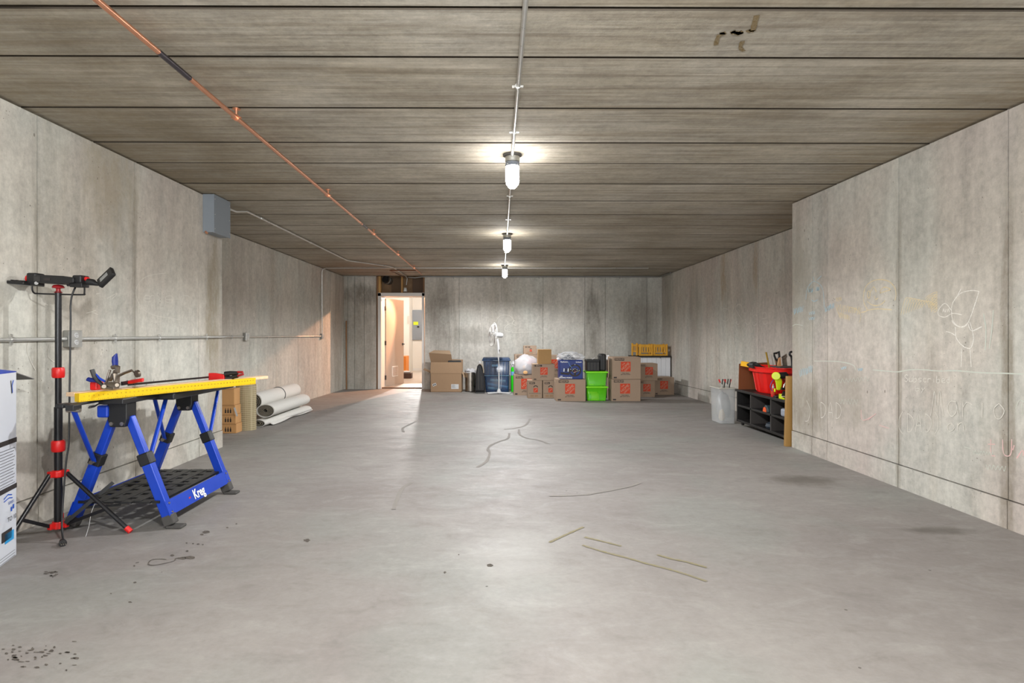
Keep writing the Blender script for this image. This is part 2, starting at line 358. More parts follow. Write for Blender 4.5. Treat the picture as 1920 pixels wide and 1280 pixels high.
# text as meshes
_tc = {}
def text(body, size, mat, parent, pos, name='lettering', xdir=(1, 0, 0), updir=(0, 0, 1), bold=0.0, align='CENTER', sx=1.0, label=None, line=.9, shear=0.0):
    key = (body, bold, align, line, shear)
    if key not in _tc:
        c = bpy.data.curves.new('t', 'FONT'); c.body = body; c.size = 1; c.align_x = align; c.align_y = 'CENTER'; c.offset = bold; c.space_line = line; c.shear = shear
        c.resolution_u = 3
        o = bpy.data.objects.new('t', c); COL.objects.link(o)
        bpy.context.view_layer.update()
        me = bpy.data.meshes.new_from_object(o.evaluated_get(bpy.context.evaluated_depsgraph_get()))
        vs = [v.co.copy() for v in me.vertices]; fs = [tuple(q.vertices) for q in me.polygons]
        bpy.data.objects.remove(o); bpy.data.curves.remove(c); bpy.data.meshes.remove(me); _tc[key] = (vs, fs)
    vs, fs = _tc[key]; x = Vector(xdir).normalized(); u = Vector(updir).normalized(); pos = Vector(pos)
    m = MB(); m.add([pos+x*v.x*size*sx+u*v.y*size for v in vs], fs)
    o = m.build(name, mat, parent, fix=False)
    if label: o['label'] = label
    return o
def ribbon(m, pts, wd, nrm):         # a flat stroke lying on a surface with the given normal
    nrm = Vector(nrm); pts = [Vector(p) for p in pts]
    vs = []; n = len(pts)
    for i, p in enumerate(pts):
        d = (pts[min(i+1, n-1)]-pts[max(i-1, 0)]).normalized(); sd = d.cross(nrm).normalized()*wd/2*random.uniform(.7, 1.15)
        vs += [p+sd, p-sd]
    m.add(vs, [(2*i, 2*i+1, 2*i+3, 2*i+2) for i in range(n-1)])
def smooth(pts, k=4):
    out = []
    n = len(pts)
    for i in range(n-1):
        p0 = pts[max(i-1, 0)]; p1 = pts[i]; p2 = pts[i+1]; p3 = pts[min(i+2, n-1)]
        for j in range(k):
            t = j/k
            out.append(tuple(.5*((2*b)+(-a+c)*t+(2*a-5*b+4*c-d)*t*t+(-a+3*b-3*c+d)*t**3) for a, b, c, d in zip(p0, p1, p2, p3)))
    out.append(tuple(pts[-1])); return out

# ================================================================== THE SHELL
CE = 2.52
XL, XL2, XR = -2.66, -3.34, 2.92
YJ, YB = 5.64, 12.84
def xr2(y): return 3.61+(y-7.02)*(3.745-3.61)/(12.84-7.02)
# floor
m = MB()
ys = [-5.5, -3, 0, 3, 5.6]+[5.6+(12.84-5.6)*i/12 for i in range(1, 13)]+[13.0]
m.grid(8, len(ys)-1, lambda u, v: Vector((-3.7+7.8*u, ys[round(v*(len(ys)-1))], fz(ys[round(v*(len(ys)-1))]))))
for y0, y1 in zip(ys[:-1], ys[1:]): pass
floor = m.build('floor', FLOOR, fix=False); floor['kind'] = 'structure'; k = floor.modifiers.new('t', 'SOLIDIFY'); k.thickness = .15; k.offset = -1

# walls: a backing mass with a cast panel per form joint
def panel_wall(name, mat, a, b, edges, nrm, thick, zfoot=None, top=CE-.012, zbot=None, backface=None):
    """a,b: plan ends (x,y) of the visible face; edges: 0..1 joints; nrm: plan normal into the room"""
    a = Vector((a[0], a[1], 0)); b = Vector((b[0], b[1], 0)); n = Vector((nrm[0], nrm[1], 0)).normalized(); L = (b-a).length; d = (b-a)/L
    P = .03
    m = MB(); q = lambda p, z: Vector((p.x, p.y, z))
    a2 = a-n*P; b2 = b-n*P; a3 = a-n*thick; b3 = b-n*thick
    m.hexa([q(a2, -.1), q(b2, -.1), q(b3, -.1), q(a3, -.1)], [q(a2, CE+.05), q(b2, CE+.05), q(b3, CE+.05), q(a3, CE+.05)])
    w_ = m.build(name, mat); w_['kind'] = 'structure'
    g = .0038
    for e0, e1 in zip(edges[:-1], edges[1:]):
        p0 = a+d*(e0+g); p1 = a+d*(e1-g)
        z0a, z0b = fz(p0.y)-.03, fz(p1.y)-.03
        rows = [(z0a, z0b, top, top)] if zfoot is None else [(z0a, z0b, fz(p0.y)+zfoot-g, fz(p1.y)+zfoot-g), (fz(p0.y)+zfoot+g, fz(p1.y)+zfoot+g, top, top)]
        for i, (za, zb, zc, zd) in enumerate(rows):
            off = -n*(random.uniform(0, .0004))+(n*.006 if (zfoot and i == 0) else Vector((0, 0, 0)))
            f0, f1 = p0+off, p1+off; r0, r1 = p0-n*(P+.002), p1-n*(P+.002)
            mm = MB(); mm.hexa([q(f0, za), q(f1, zb), q(r1, zb), q(r0, za)], [q(f0, zc), q(f1, zd), q(r1, zd), q(r0, zc)])
            mm.build('wall_panel', mat, w_)
    return w_
def ed(ys, y0): return [abs(y-y0) for y in ys]
wl = panel_wall('wall_left', WALL_L, (XL, -5.5), (XL, YJ), ed([-5.5, -4.0, -3.05, -2.13, -1.21, -.3, .61, 1.53, 2.44, 3.356, 4.27, 5.19, YJ], -5.5), (1, 0), .9, .165)
wl2 = panel_wall('wall_left_far', WALL_L, (XL2, YJ), (XL2, YB), ed([YJ, 6.9, 7.865, 8.83, 9.82, 10.77, 11.77, 12.2, YB], YJ), (1, 0), .25, None)
wr = panel_wall('wall_right', WALL_R, (XR, -5.5), (XR, YJ), ed([-5.5, -4.0, -3.05, -2.13, -1.21, -.3, .61, 1.5, 2.385, 3.27, 4.155, 5.04, 5.28, YJ], -5.5), (-1, 0), 1.0, .165)
dr = Vector((xr2(YB)-xr2(YJ), YB-YJ)); LR = dr.length
wr2 = panel_wall('wall_right_far', WALL_R, (xr2(YJ), YJ), (xr2(YB), YB), [t*LR/(YB-YJ) for t in ed([YJ, 6.3, 7.15, 7.9, 8.75, 9.35, 9.95, 10.95, 11.9, YB], YJ)], (-1, dr.x/dr.y), .25, .2)
DX0, DX1 = -2.63, -1.545
bx = lambda px: (px-VX)*YB/F
wb = panel_wall('wall_back', WALL_B, (DX1, YB), (xr2(YB)+.05, YB), [x-DX1 for x in (DX1, bx(861), bx(940), bx(1018), bx(1096.5), bx(1135), bx(1213), xr2(YB)+.05)], (0, -1), .25)
wb2 = panel_wall('wall_back_left', WALL_B, (XL2-.05, YB), (DX0, YB), [0, bx(652)-XL2+.05, bx(665)-XL2+.05, bx(683)-XL2+.05, DX0-XL2+.05], (0, -1), .25)
# end of the room behind the camera: two unseen piers, their gap invented to hold the added fill light
wf = panel_wall('wall_front', WALL_B, (XR, -5.0), (2.62, -5.0), [0, XR-2.62], (0, 1), .2)
wf2 = panel_wall('wall_front_left', WALL_B, (-2.42, -5.0), (XL, -5.0), [0, -2.42-XL], (0, 1), .2)

# ceiling: backing slab with hollow-core planks
m = MB(); m.box(-3.7, 4.1, -5.5, 13.1, CE+.028, CE+.2); ceil = m.build('ceiling', plain('joint_grout', (70, 62, 52), .9)); ceil['kind'] = 'structure'
J = [-5.2, -4.6, -3.99, -3.38, -2.77, -2.16, -1.55, -.94, -.33, .28, .89, 1.5, 1.885, 2.27, 2.673, 3.283, 3.875, 4.34, 4.93, 5.56, 6.21, 6.84, 7.47, 8.08, 8.70, 9.38, 10.06, 10.78, 11.45, 12.15, 12.80]
def jy(y, x): return y+.0055*x
for y0, y1 in zip(J[:-1], J[1:]):
    mm = MB(); dz = random.uniform(0, .004); g = .0075+random.uniform(0, .002)
    c = .003
    for (x0, x1) in ((-3.55, 3.98),):
        P = lambda x, y, z: Vector((x, y, z))
        sect = [(0, CE+.03), (0, CE+dz+c*.7), (c, CE+dz), (1, CE+dz), (1, CE+dz+c*.7), (1, CE+.03)]
        def ring(x):
            A = jy(y0, x)+g; B = jy(y1, x)-g
            return [P(x, A, CE+.03), P(x, A, CE+dz+c*.6), P(x, A+c, CE+dz), P(x, B-c, CE+dz), P(x, B, CE+dz+c*.6), P(x, B, CE+.03)]
        mm.add(ring(x0)+ring(x1), [(i, (i+1) % 6, 6+(i+1) % 6, 6+i) for i in range(6)]+[(5, 4, 3, 2, 1, 0), (6, 7, 8, 9, 10, 11)])
    pk = mm.build('ceiling_plank', CEIL, ceil); pk.data.materials.append(ceil.data.materials[0])
    for f_ in pk.data.polygons:
        if f_.normal.z > -.99: f_.material_index = 1

# chalk -------------------------------------------------------------
CHN = [0]
def strokes(lst, conv, parent, mat, wd, nrm, name='chalk_drawing', label=None, k=4, jit=0.0):
    m = MB(); CHN[0] += 1
    for k_, s_ in enumerate(lst):
        off = Vector(nrm)*(.00009*k_+.00004*(CHN[0] % 20))
        pts = smooth([(x+random.uniform(-jit, jit), y+random.uniform(-jit, jit)) for x, y in s_], k)
        ribbon(m, [conv(*p)+off for p in pts], wd, nrm)
    o = m.build(name, mat, parent, fix=False)
    if label: o['label'] = label
    return o
def z1(x, y):
    v = onx(1480+x/2.909, 180+y/2.909, XR-.0007); return v
def z2(x, y): return onx(1480+x/3.2, 600+y/3.2, XR-.0007)
NR = (-1, 0, 0)
def zig(x0, y0, x1, y1, n, h):
    return [(x0+(x1-x0)*i/n+random.uniform(-2, 2), y0+(y1-y0)*i/n+(h if i % 2 else -h)*random.uniform(.7, 1)) for i in range(n+1)]
def circ(cx, cy, rx, ry, a0=0, a1=360, n=14): return [(cx+rx*math.cos(math.radians(a0+(a1-a0)*i/n)), cy+ry*math.sin(math.radians(a0+(a1-a0)*i/n))) for i in range(n+1)]
strokes([[(90, 1110), (95, 1060), (110, 1030), (135, 1010), (170, 1030), (185, 1070), (190, 1150)], [(120, 1110), (135, 1120), (155, 1110)], [(135, 1005), (130, 985)], [(150, 1005), (175, 980)],
         zig(105, 1060, 128, 1058, 8, 14), zig(145, 1052, 165, 1050, 8, 12), zig(22, 1175, 75, 1160, 12, 18), zig(192, 1165, 245, 1140, 12, 16), zig(108, 1185, 140, 1180, 7, 10), zig(108, 1215, 138, 1210, 6, 9)], z1, wr, CH_B, .0075, NR, label='chalk face in pale blue')
strokes([zig(255, 1110, 285, 1105, 8, 12), zig(255, 1150, 390, 1175, 22, 22), zig(270, 1190, 330, 1210, 14, 18), [(330, 1150), (370, 1165), (390, 1200), (380, 1235)], [(255, 1130), (262, 1170), (280, 1215)]], z1, wr, CH_Y, .0045, NR, label='scribble in yellow chalk')
strokes([[(390, 1180), (425, 1168), (408, 1130), (405, 1080), (420, 1035), (455, 1008), (500, 1000), (545, 1012), (575, 1045), (582, 1085), (575, 1115)], [(425, 1120), (450, 1138), (480, 1142), (505, 1132), (522, 1115)],
         circ(433, 1082, 7, 20), [(495, 1075), (505, 1050), (525, 1042), (552, 1055), (520, 1065), (495, 1075)], [(465, 1090), (470, 1110), (485, 1100)], [(440, 1075), (460, 1040), (475, 1070)], [(425, 1168), (480, 1160), (560, 1165)]], z1, wr, CH_Y, .0072, NR, label='round smiling face in chalk')
hair = []
for i in range(9): hair.append([(608+i*14, 1195-i*5), (630+i*14, 1110+i*2), (655+i*15, 1100+i*3), (660+i*17, 1130+i*4)])
for i in range(7): hair.append([(740+i*6, 1105+i*12), (765+i*3, 1085+i*8), (808, 1068+i*16), (760+i*5, 1125+i*9)])
strokes(hair, z1, wr, CH_Y, .0040, NR, label='dense hair-like scribble in yellow chalk')
strokes([[(937, 1050), (910, 1100), (890, 1130), (885, 1180), (895, 1230), (930, 1258), (965, 1250), (990, 1200), (1010, 1140), (1035, 1065)], [(900, 1110), (935, 1075), (990, 1060), (1035, 1065)], [(1033, 1068), (1012, 1140), (990, 1200)], [(905, 1258), (908, 1300)],
         [(885, 1170), (850, 1130), (815, 1165), (815, 1195), (850, 1205), (890, 1185), (940, 1192)], [(838, 1178), (842, 1160), (850, 1178), (856, 1160)], [(862, 1178), (868, 1160), (874, 1178)], [(975, 1240), (995, 1280), (1050, 1258)]], z1, wr, CH_W, .0052, NR, label='stick figure head in white chalk')
strokes([[(975, 0), (985, 20), (1015, 38), (1050, 35), (1078, 8)], [(998, 45), (1000, 100), (1025, 140), (1060, 165), (1090, 165), (1105, 110), (1095, 50), (1082, 10)], [(940, 68), (970, 76), (1000, 95)], [(1100, 65), (1155, 38)], [(1033, 170), (1034, 220), (1031, 280)], [(1085, 170), (1088, 220), (1092, 280)]], z2, wr, CH_W, .0052, NR, label='stick figure body in white chalk')
strokes([[(500, 298), (580, 305), (650, 310), (720, 298), (800, 297), (900, 305), (1000, 303), (1150, 315), (1320, 320), (1430, 325)], [(20, 35), (40, 25), (80, 32)], [(150, 245), (290, 248), (380, 268), (400, 300)], [(1165, -40), (1180, 60), (1175, 180)], [(1225, -60), (1215, 60), (1200, 170)]], z2, wr, CH_T, .0085, NR, label='long pale green chalk line')
# hand lettering, strokes on a 0..1 grid
GL = {'S': [[(.9, .1), (.5, 0), (.1, .2), (.5, .5), (.8, .7), (.5, 1), (.1, .9)]], 'u': [[(0, .4), (.1, .9), (.5, 1), (.8, .8), (.8, .4)], [(.8, .4), (.9, 1)]], 'b': [[(0, 0), (0, 1), (.6, .95), (.7, .6), (.3, .5), (0, .6)]],
      's': [[(.8, .45), (.3, .4), (.1, .6), (.7, .8), (.5, 1), (.1, .95)]], 'c': [[(.8, .5), (.3, .4), (.1, .7), (.4, 1), (.8, .9)]], 'r': [[(.1, .4), (.1, 1)], [(.1, .6), (.4, .4), (.8, .5)]], 'i': [[(.4, .4), (.4, 1)]],
      'e': [[(.1, .7), (.8, .65), (.6, .4), (.2, .45), (.1, .8), (.5, 1), (.9, .9)]], 'd': [[(.8, 0), (.8, 1)], [(.8, .5), (.3, .45), (.1, .8), (.5, 1), (.8, .9)]], 'y': [[(.1, .4), (.4, .8)], [(.9, .4), (.4, .9), (.1, 1.3)]],
      'M': [[(0, 1), (.15, .5), (.3, 0), (.5, .85), (.7, 0), (.85, .5), (1, 1)]], 'a': [[(.8, .4), (.3, .4), (.1, .7), (.4, 1), (.8, .8), (.8, .4), (.95, 1)]], 'n': [[(.1, .4), (.1, 1)], [(.1, .6), (.4, .4), (.75, .5), (.8, 1)]],
      'o': [[(.5, .4), (.1, .6), (.2, .95), (.6, 1), (.9, .7), (.5, .4)]], 'D': [[(.1, 0), (.1, 1)], [(.1, 0), (.7, .2), (.9, .6), (.5, .95), (.1, 1)]], 'A': [[(0, 1), (.4, 0), (.8, 1)], [(.15, .65), (.7, .65)]],
      '(': [[(.6, -.1), (.2, .3), (.2, .8), (.6, 1.1)]], ')': [[(.2, -.1), (.6, .3), (.6, .8), (.2, 1.1)]], 't': [[(.4, 0), (.4, .9), (.8, 1)], [(.1, .3), (.8, .3)]], 'l': [[(.3, 0), (.35, 1)]], 'x': [[(.1, .4), (.8, 1)], [(.8, .4), (.1, 1)]], ' ': [],
      'U': [[(0, 0), (.1, .8), (.5, 1), (.85, .8), (.9, 0)]], 'g': [[(.8, .4), (.2, .45), (.2, .9), (.8, .85)], [(.8, .4), (.8, 1.3), (.2, 1.3)]]}
def hand(word, x, y, w_, h, dx=0, dy=0):
    out = []
    for i, ch in enumerate(word):
        ox = x+i*(w_*1.12)+dx*i; oy = y+dy*i
        for s_ in GL[ch]: out.append([(ox+a*w_, oy+b*h) for a, b in s_])
    return out
strokes(hand('Subscribed', 690, 328, 25, 40, 0, 1)+hand('by', 760, 392, 28, 32)+hand('Mario', 850, 425, 76, 148, 8, 4)+hand('on', 945, 585, 52, 80, 4), z2, wr, CH_F, .0052, NR, label='hand lettering in faint white chalk', jit=1)
strokes(hand('DAD', 185, 490, 38, 95, 4, 2)+[[(105, 480), (125, 540), (115, 600), (95, 605)]], z2, wr, CH_W, .0045, NR, label='chalk capitals', jit=1)
strokes(hand('(DAD)', 650, 560, 48, 110), z2, wr, CH_F, .0045, NR, label='bracketed faint chalk capitals', jit=1)
strokes(hand('tU', 1185, 715, 62, 100, 25)+[[(1340, 780), (1350, 750)], [(1365, 830), (1400, 780), (1405, 815)], [(430, 540), (440, 600), (500, 575)], [(470, 600), (520, 560)], [(540, 630), (600, 650)]], z2, wr, CH_P, .0065, NR, label='pink chalk letters', jit=1)
strokes([zig(1100, 790, 1220, 800, 14, 12), zig(1180, 880, 1300, 890, 10, 18), zig(300, 490, 410, 490, 12, 18), zig(250, 370, 480, 350, 20, 14), [(1050, 760), (1090, 770)], [(1360, 530), (1380, 480), (1408, 490)], [(1395, 500), (1400, 570)]], z2, wr, CH_T, .0045, NR, label='small pale green chalk scribbles')
strokes([zig(60, 320, 140, 290, 14, 25), zig(312, 288, 342, 284, 6, 9), zig(412, 298, 440, 294, 6, 9)], z2, wr, CH_B, .0065, NR, label='bluish chalk rubbing')
def z3(x, y): return onx(x/2.667, 180+y/2.667, XL+.0007)
NL = (1, 0, 0)
strokes([[(830, 885), (740, 900), (690, 940), (680, 1000), (710, 1060), (770, 1095), (850, 1108), (915, 1122)]]+hand('e', 715, 975, 45, 55)+hand('n', 745, 975, 35, 55)+hand('ea', 820, 975, 60, 60, 8)
        +[[(500, 985), (480, 990)], [(535, 1010), (585, 985), (560, 1015)], [(430, 1085), (480, 1070)], [(455, 1080), (490, 1092)], [(265, 945), (270, 965), (320, 962)], [(220, 1040), (240, 1045)], [(225, 1215), (150, 1225), (135, 1270), (150, 1320), (175, 1370)], [(250, 1240), (240, 1300), (290, 1340)]], z3, wl, CH_F, .0045, NL, label='faint chalk letters and arcs', jit=1)
def zb(x, y): return at(x, y, YB-.0025)
strokes([circ(947, 602, 16, 12, 180, 360), [(958, 605), (948, 612), (946, 618), (955, 622)], [(948, 600), (953, 606), (948, 612)], [(965, 600), (960, 606), (968, 610)], [(1080, 641), (1086, 641), (1086, 665)], [(960, 623), (1000, 622)], [(902, 560), (906, 640)]], zb, wb, CH_F, .012, (0, -1, 0), label='faint chalk face on the back wall')
def zr(x, y): return Vector((0, 0, 0)) if False else (lambda X: onx(x, y, X))(3.60)
def onr(px, py):
    # far right wall plane (slightly skewed)
    k = (3.745-3.61)/(12.84-7.02); r = (px-VX)/F; Y = (3.61-7.02*k)/(r-k); return Vector((xr2(Y)-.002, Y, CZ-(py-VY)*Y/F))
strokes(hand('Su', 1378, 570, 14, 38, 3)+hand('be', 1412, 572, 12, 36, 3)+[circ(1360, 590, 9, 12), [(1345, 575), (1342, 610)], [(1470, 575), (1474, 600)]], onr, wr2, CH_F, .0065, NR, label='faint chalk letters on the far right wall')

# floor marks -------------------------------------------------------
def zf(x, y):
    v = onfloor(x, y); v.z += .0012; return v
def splat(lst, mat, label, name='stain'):
    m = MB()
    for x, y, rx, ry in lst:
        c = zf(x, y); n = 12; vs = [c]
        for i in range(n):
            t = 2*PI*i/n; p = zf(x+rx*math.cos(t)*random.uniform(.6, 1.15), y+ry*math.sin(t)*random.uniform(.6, 1.15)); vs.append(p)
        m.add(vs, [(0, 1+i, 1+(i+1) % n) for i in range(n)])
    o = m.build(name, mat, floor, fix=False); o['label'] = label
splat([(575, 1013, 7, 3), (919, 1060, 6, 3), (357, 1045, 12, 3), (343, 1047, 10, 2), (323, 1041, 4, 2), (351, 1033, 3, 1.5), (387, 997, 7, 3), (379, 1002, 4, 1.5), (426, 989, 3, 1.5), (443, 982, 2, 1), (350, 1018, 2, 1.2), (362, 1019, 2, 1.2), (372, 1020, 3, 1.2), (380, 1021, 2, 1), (252, 1061, 2.5, 1.5), (253, 1092, 3, 1.5), (244, 1129, 4, 1.5), (208, 1113, 2, 1.2), (834, 1073, 3, 2), (860, 1040, 1.5, 1)], STAIN, 'black oil spots beside the workbench')
sp = [(random.uniform(5, 150), random.gauss(1226, 14), random.uniform(1.5, 7), random.uniform(.8, 2.2)) for _ in range(46)]
splat(sp, STAIN, 'cluster of brown spatter at the lower left of the floor')
splat([(1178+random.uniform(-4, 4)-1178+95+random.uniform(-12, 20), 1076+random.uniform(-6, 6), random.uniform(1, 5), random.uniform(.7, 1.6)) for _ in range(14)], STAIN, 'small spatter near the white carton')
strokes([[(350, 1044), (330, 1047), (326, 1052), (300, 1058), (285, 1060), (278, 1057), (284, 1050), (300, 1048), (312, 1049)]], zf, floor, STAIN, .006, (0, 0, 1), 'stain', 'curled oil trickle')
strokes([[(1092, 1022), (1130, 1034), (1180, 1047), (1210, 1056), (1250, 1066), (1290, 1078), (1325, 1090)], [(1096, 1007), (1130, 1015), (1165, 1024)], [(1232, 1040), (1260, 1048), (1285, 1053), (1325, 1064)], [(1030, 1017), (1060, 1003), (1094, 988)]], zf, floor, OLIVE, .018, (0, 0, 1), 'scuff_mark', 'olive scuff lines', k=6)
strokes([[(994, 785), (985, 797), (965, 803), (945, 805)], [(955, 812), (952, 822), (935, 828), (920, 835), (915, 842), (918, 850), (912, 865), (895, 876)], [(973, 805), (975, 815), (990, 822), (1010, 825), (1028, 832)], [(780, 790), (765, 797), (755, 803), (757, 810)], [(772, 905), (755, 915), (745, 935), (738, 955)], [(1030, 930), (1090, 928), (1130, 922), (1180, 912), (1200, 905)]], zf, floor, CRACK, .03, (0, 0, 1), 'crack', 'hairline cracks across the middle of the slab', k=6)
m = MB()
for i in range(26):
    x = random.uniform(672, 712); pass
ov = lambda x, y: Vector((at(x, y, 1).x, 0, 0))
def zc(x, y):
    H = CE-CZ-.0; Y = F*(H)/(VY-y); return Vector(((x-VX)*Y/F, Y, CE-.0015))
strokes([zig(1352, 62, 1358, 63, 4, 2), zig(1372, 60, 1392, 62, 8, 3), zig(1404, 57, 1414, 56, 5, 2), [(1342, 84), (1345, 72), (1350, 64)], [(1412, 56), (1415, 42), (1419, 28)], [(1393, 76), (1388, 88), (1395, 95)]], zc, ceil, RUST, .022, (0, 0, -1), 'rust_stain', 'brown rust spots', k=3)

# ================================================================== DOORWAY and the room behind
m = MB(); FY = 12.87
OX0, OX1, OZ = -2.52, -1.61, 2.075
m.box(OX0-.075, OX0, FY, FY+.03, fz(13), OZ+.07); m.box(OX1, OX1+.055, FY, FY+.03, 0, OZ+.07); m.box(OX0-.075, OX1+.055, FY, FY+.03, OZ, OZ+.075)
casing = m.build('door_1', WHITEP, bevel=.004); casing['kind'] = 'structure'
m = MB(); m.box(OX0-.02, OX0, FY+.03, 13.36, 0, OZ+.02); m.box(OX1, OX1+.02, FY+.03, 13.36, 0, OZ+.02); m.box(OX0, OX1, FY+.03, 13.36, OZ, OZ+.02); m.build('door_jamb', WHITEP, casing)
m = MB(); m.box(OX0, OX1, 12.95, 13.02, .0, .03); m.build('threshold', plain('threshold_wood', (120, 92, 70), .5), casing)
# leaf, open into the utility room
hinge = Vector((OX0+.005, 13.34, 0)); ang = math.atan2(.82, .28)
leafd = Vector((math.cos(ang), math.sin(ang), 0)); leafn = Vector((leafd.y, -leafd.x, 0))
leaf = thing('door_leaf', None, None, hinge, ang); leaf.parent = None
del_keys = [k for k in leaf.keys()]
leaf.parent = casing
m = MB(); m.box(0, .87, -.02, .02, .02, 2.05); lf = m.build('door_panel', plain('door_paint', (188, 172, 158), .5, var=.03), leaf, bevel=.003, world=False)
bpy.data.objects.remove(leaf); lf.parent = casing; lf.location = hinge; lf.rotation_euler = (0, 0, ang); lf.name = 'door_panel'
m = MB(); m.box(.28, .56, -.03, -.018, .22, .47); g = m.build('louvre_vent', plain('vent_frame_white', (236, 232, 226), .5), lf, bevel=.003, world=False)
m = MB()
for i in range(9): m.box(.305, .535, -.038, -.028, .245+i*.023, .245+i*.023+.012)
v = m.build('vent_slats', plain('vent_beige', (188, 160, 140), .6), lf, world=False); v['kind'] = 'stuff'
m = MB(); m.cone((.81, -.02, .98), (.81, -.07, .98), .012, .012); m.bar((.81, -.065, .98), (.71, -.065, .98), .012, .02); m.cone((.81, -.018, .98), (.81, -.028, .98), .03, .03)
m.cone((.81, .02, .98), (.81, .07, .98), .012, .012); m.build('door_handle', BLACK, lf, world=False, smooth=True)
for z in (.22, 1.02, 1.82):
    m = MB(); m.box(-.035, .0, -.03, .03, z-.05, z+.05); m.build('hinge', BLACK, lf, world=False)
# rough framing beside and above
m = MB(); m.box(DX0+.005, DX0+.04, 12.9, 13.05, 0, CE); s1 = m.build('door_stud', OLDWOOD); s1['kind'] = 'structure'; s1.name = 'trim_1'
m = MB(); m.box(-2.585, -2.53, 12.9, 13.0, 2.15, CE); o = m.build('trim_2', STUD); o['kind'] = 'structure'
m = MB(); m.box(-2.08, -2.04, 12.9, 13.0, 2.15, CE); o = m.build('trim_3', STUD); o['kind'] = 'structure'
m = MB(); m.box(-1.585, -1.55, 12.9, 13.0, 2.15, CE); o = m.build('trim_4', OLDWOOD); o['kind'] = 'structure'
m = MB(); m.box(DX0, DX1, 13.06, 13.1, 2.1, CE+.03); o = m.build('trim_5', PLY); o['kind'] = 'structure'
m = MB(); m.box(-2.32, -2.1, 13.04, 13.06, 2.15, CE); o = m.build('trim_6', plain('dark_sheathing', (100, 80, 60), .8)); o['kind'] = 'structure'
m = MB(); m.box(-1.84, -1.6, 13.04, 13.06, 2.15, CE); o = m.build('trim_7', plain('darker_sheathing', (96, 76, 60), .8)); o['kind'] = 'structure'
t = thing('duct', 'round black-mouthed air duct stub above the door, between the framing studs', 'duct', (-2.44, 13.0, 2.44))
m = MB(); m.cone((-2.37, 13.04, 2.425), (-2.40, 12.86, 2.44), .085, .085, 24, False); m.build('duct_collar', GALVD, t, thick=.004, smooth=True)
m = MB(); m.cone((-2.41, 12.87, 2.44), (-2.43, 12.82, 2.45), .072, .07, 24); m.build('duct_cap', BLACK, t, smooth=True)
# utility room shell
UW = plain('utility_wall_paint', (228, 224, 216), .7, var=.02)
def slab(name, x0, x1, y0, y1, z0, z1, mat):
    m = MB(); m.box(x0, x1, y0, y1, z0, z1); o = m.build(name, mat); o['kind'] = 'structure'; return o
UF = NT('utility_floor_tile'); uf_n = UF.noise(UF.pos(), sc=3, det=4); UF.done(UF.mix(uf_n, lin((196, 180, 166)), lin((214, 202, 190))), .35)
slab('floor_utility', -3.6, .6, 13.0, 19.3, -.15, .012, UF.m)
slab('wall_utility_back', -3.6, .6, 19.0, 19.2, 0, 2.7, UW); slab('wall_utility_left', -3.6, -3.4, 13.09, 19.0, 0, 2.7, UW); slab('wall_utility_right', .4, .6, 13.09, 19.0, 0, 2.7, UW)
slab('wall_utility_near_left', -3.4, DX0, 13.09, 13.36, 0, 2.7, UW); slab('wall_utility_near_right', DX1, .4, 13.09, 13.36, 0, 2.7, UW); slab('wall_utility_over_door', DX0, DX1, 13.10, 13.36, OZ+.02, 2.7, UW)
slab('ceiling_utility', -3.6, .6, 13.09, 19.2, 2.65, 2.75, UW)
slab('baseboard_utility', -3.4, .4, 18.985, 19.0, .012, .1, WHITEP)
slab('wall_utility_nib', -3.4, at(767, 600, 18.2).x, 18.2, 19.0, 0, 2.65, UW)
p0 = at(769, 637, 18.98); p1 = at(797, 581, 18.98)
t = thing('electrical_panel', 'grey electrical panel with yellow sticker, seen through the open door', 'panel', ((p0.x+p1.x)/2, 19.0, p0.z))
m = MB(); m.box(p0.x, p1.x, 18.93, 19.0, p0.z, p1.z); m.build('cover', GREYBOX, t, bevel=.01)
m = MB(); m.box(p0.x+.03, p1.x-.03, 18.92, 18.93, p0.z+.06, p1.z-.04); m.build('panel_door', GREYBOX, t, bevel=.004)
q0 = at(775, 609, 18.9); q1 = at(784, 603, 18.9); m = MB(); m.box(q0.x, q1.x, 18.912, 18.919, q0.z, q1.z); m.build('sticker', plain('sticker_lime', (216, 232, 40), .5), t)
q0 = at(782, 614, 18.9); q1 = at(786, 611, 18.9); m = MB(); m.box(q0.x, q1.x, 18.905, 18.919, q0.z, q1.z); m.build('latch', BLACK, t)
m = MB(); q0 = at(764, 607, 18.19); q1 = at(767, 592, 18.19); m.box(q0.x, q1.x, 18.18, 18.2, q0.z, q1.z); o = m.build('paper_notice', plain('notice_paper', (206, 200, 190), .7)); prop(o, 'small pale paper notices taped to the white wall beyond the door', 'notice')
t = thing('cabinet', 'narrow orange wooden cabinet end beyond the open door', 'cabinet', (-2.74, 17.0, .012))
q0 = at(750, 700, 16.6); q1 = at(761, 668, 16.6); m = MB(); m.box(q0.x, q1.x, 16.6, 17.2, .10, q1.z); m.build('body', wood('orange_oak', (214, 120, 30), (232, 140, 40)), t, bevel=.005)
m = MB(); m.box(q0.x+.02, q1.x-.02, 16.65, 17.15, .012, .1); m.build('plinth', OLDWOOD, t)
t = thing('litter_tray', 'dark brown tray with a white bag on it, on the floor beyond the door', 'tray', (-2.4, 15.8, .012))
m = MB(); q0 = at(752, 709, 15.7); q1 = at(771, 699, 15.7); m.box(q0.x, q1.x, 15.7, 16.0, .012, .16); m.build('tray', plain('tray_brown', (66, 38, 24), .5), t, bevel=.015)
m = MB(); m.lathe([(.0, 0), (.10, .01), (.11, .03), (.05, .06), (0, .065)], ((q0.x+q1.x)/2-.03, 15.85, .155), 14, 1.2, .9); m.build('white_bag', WHITE, t, smooth=True)
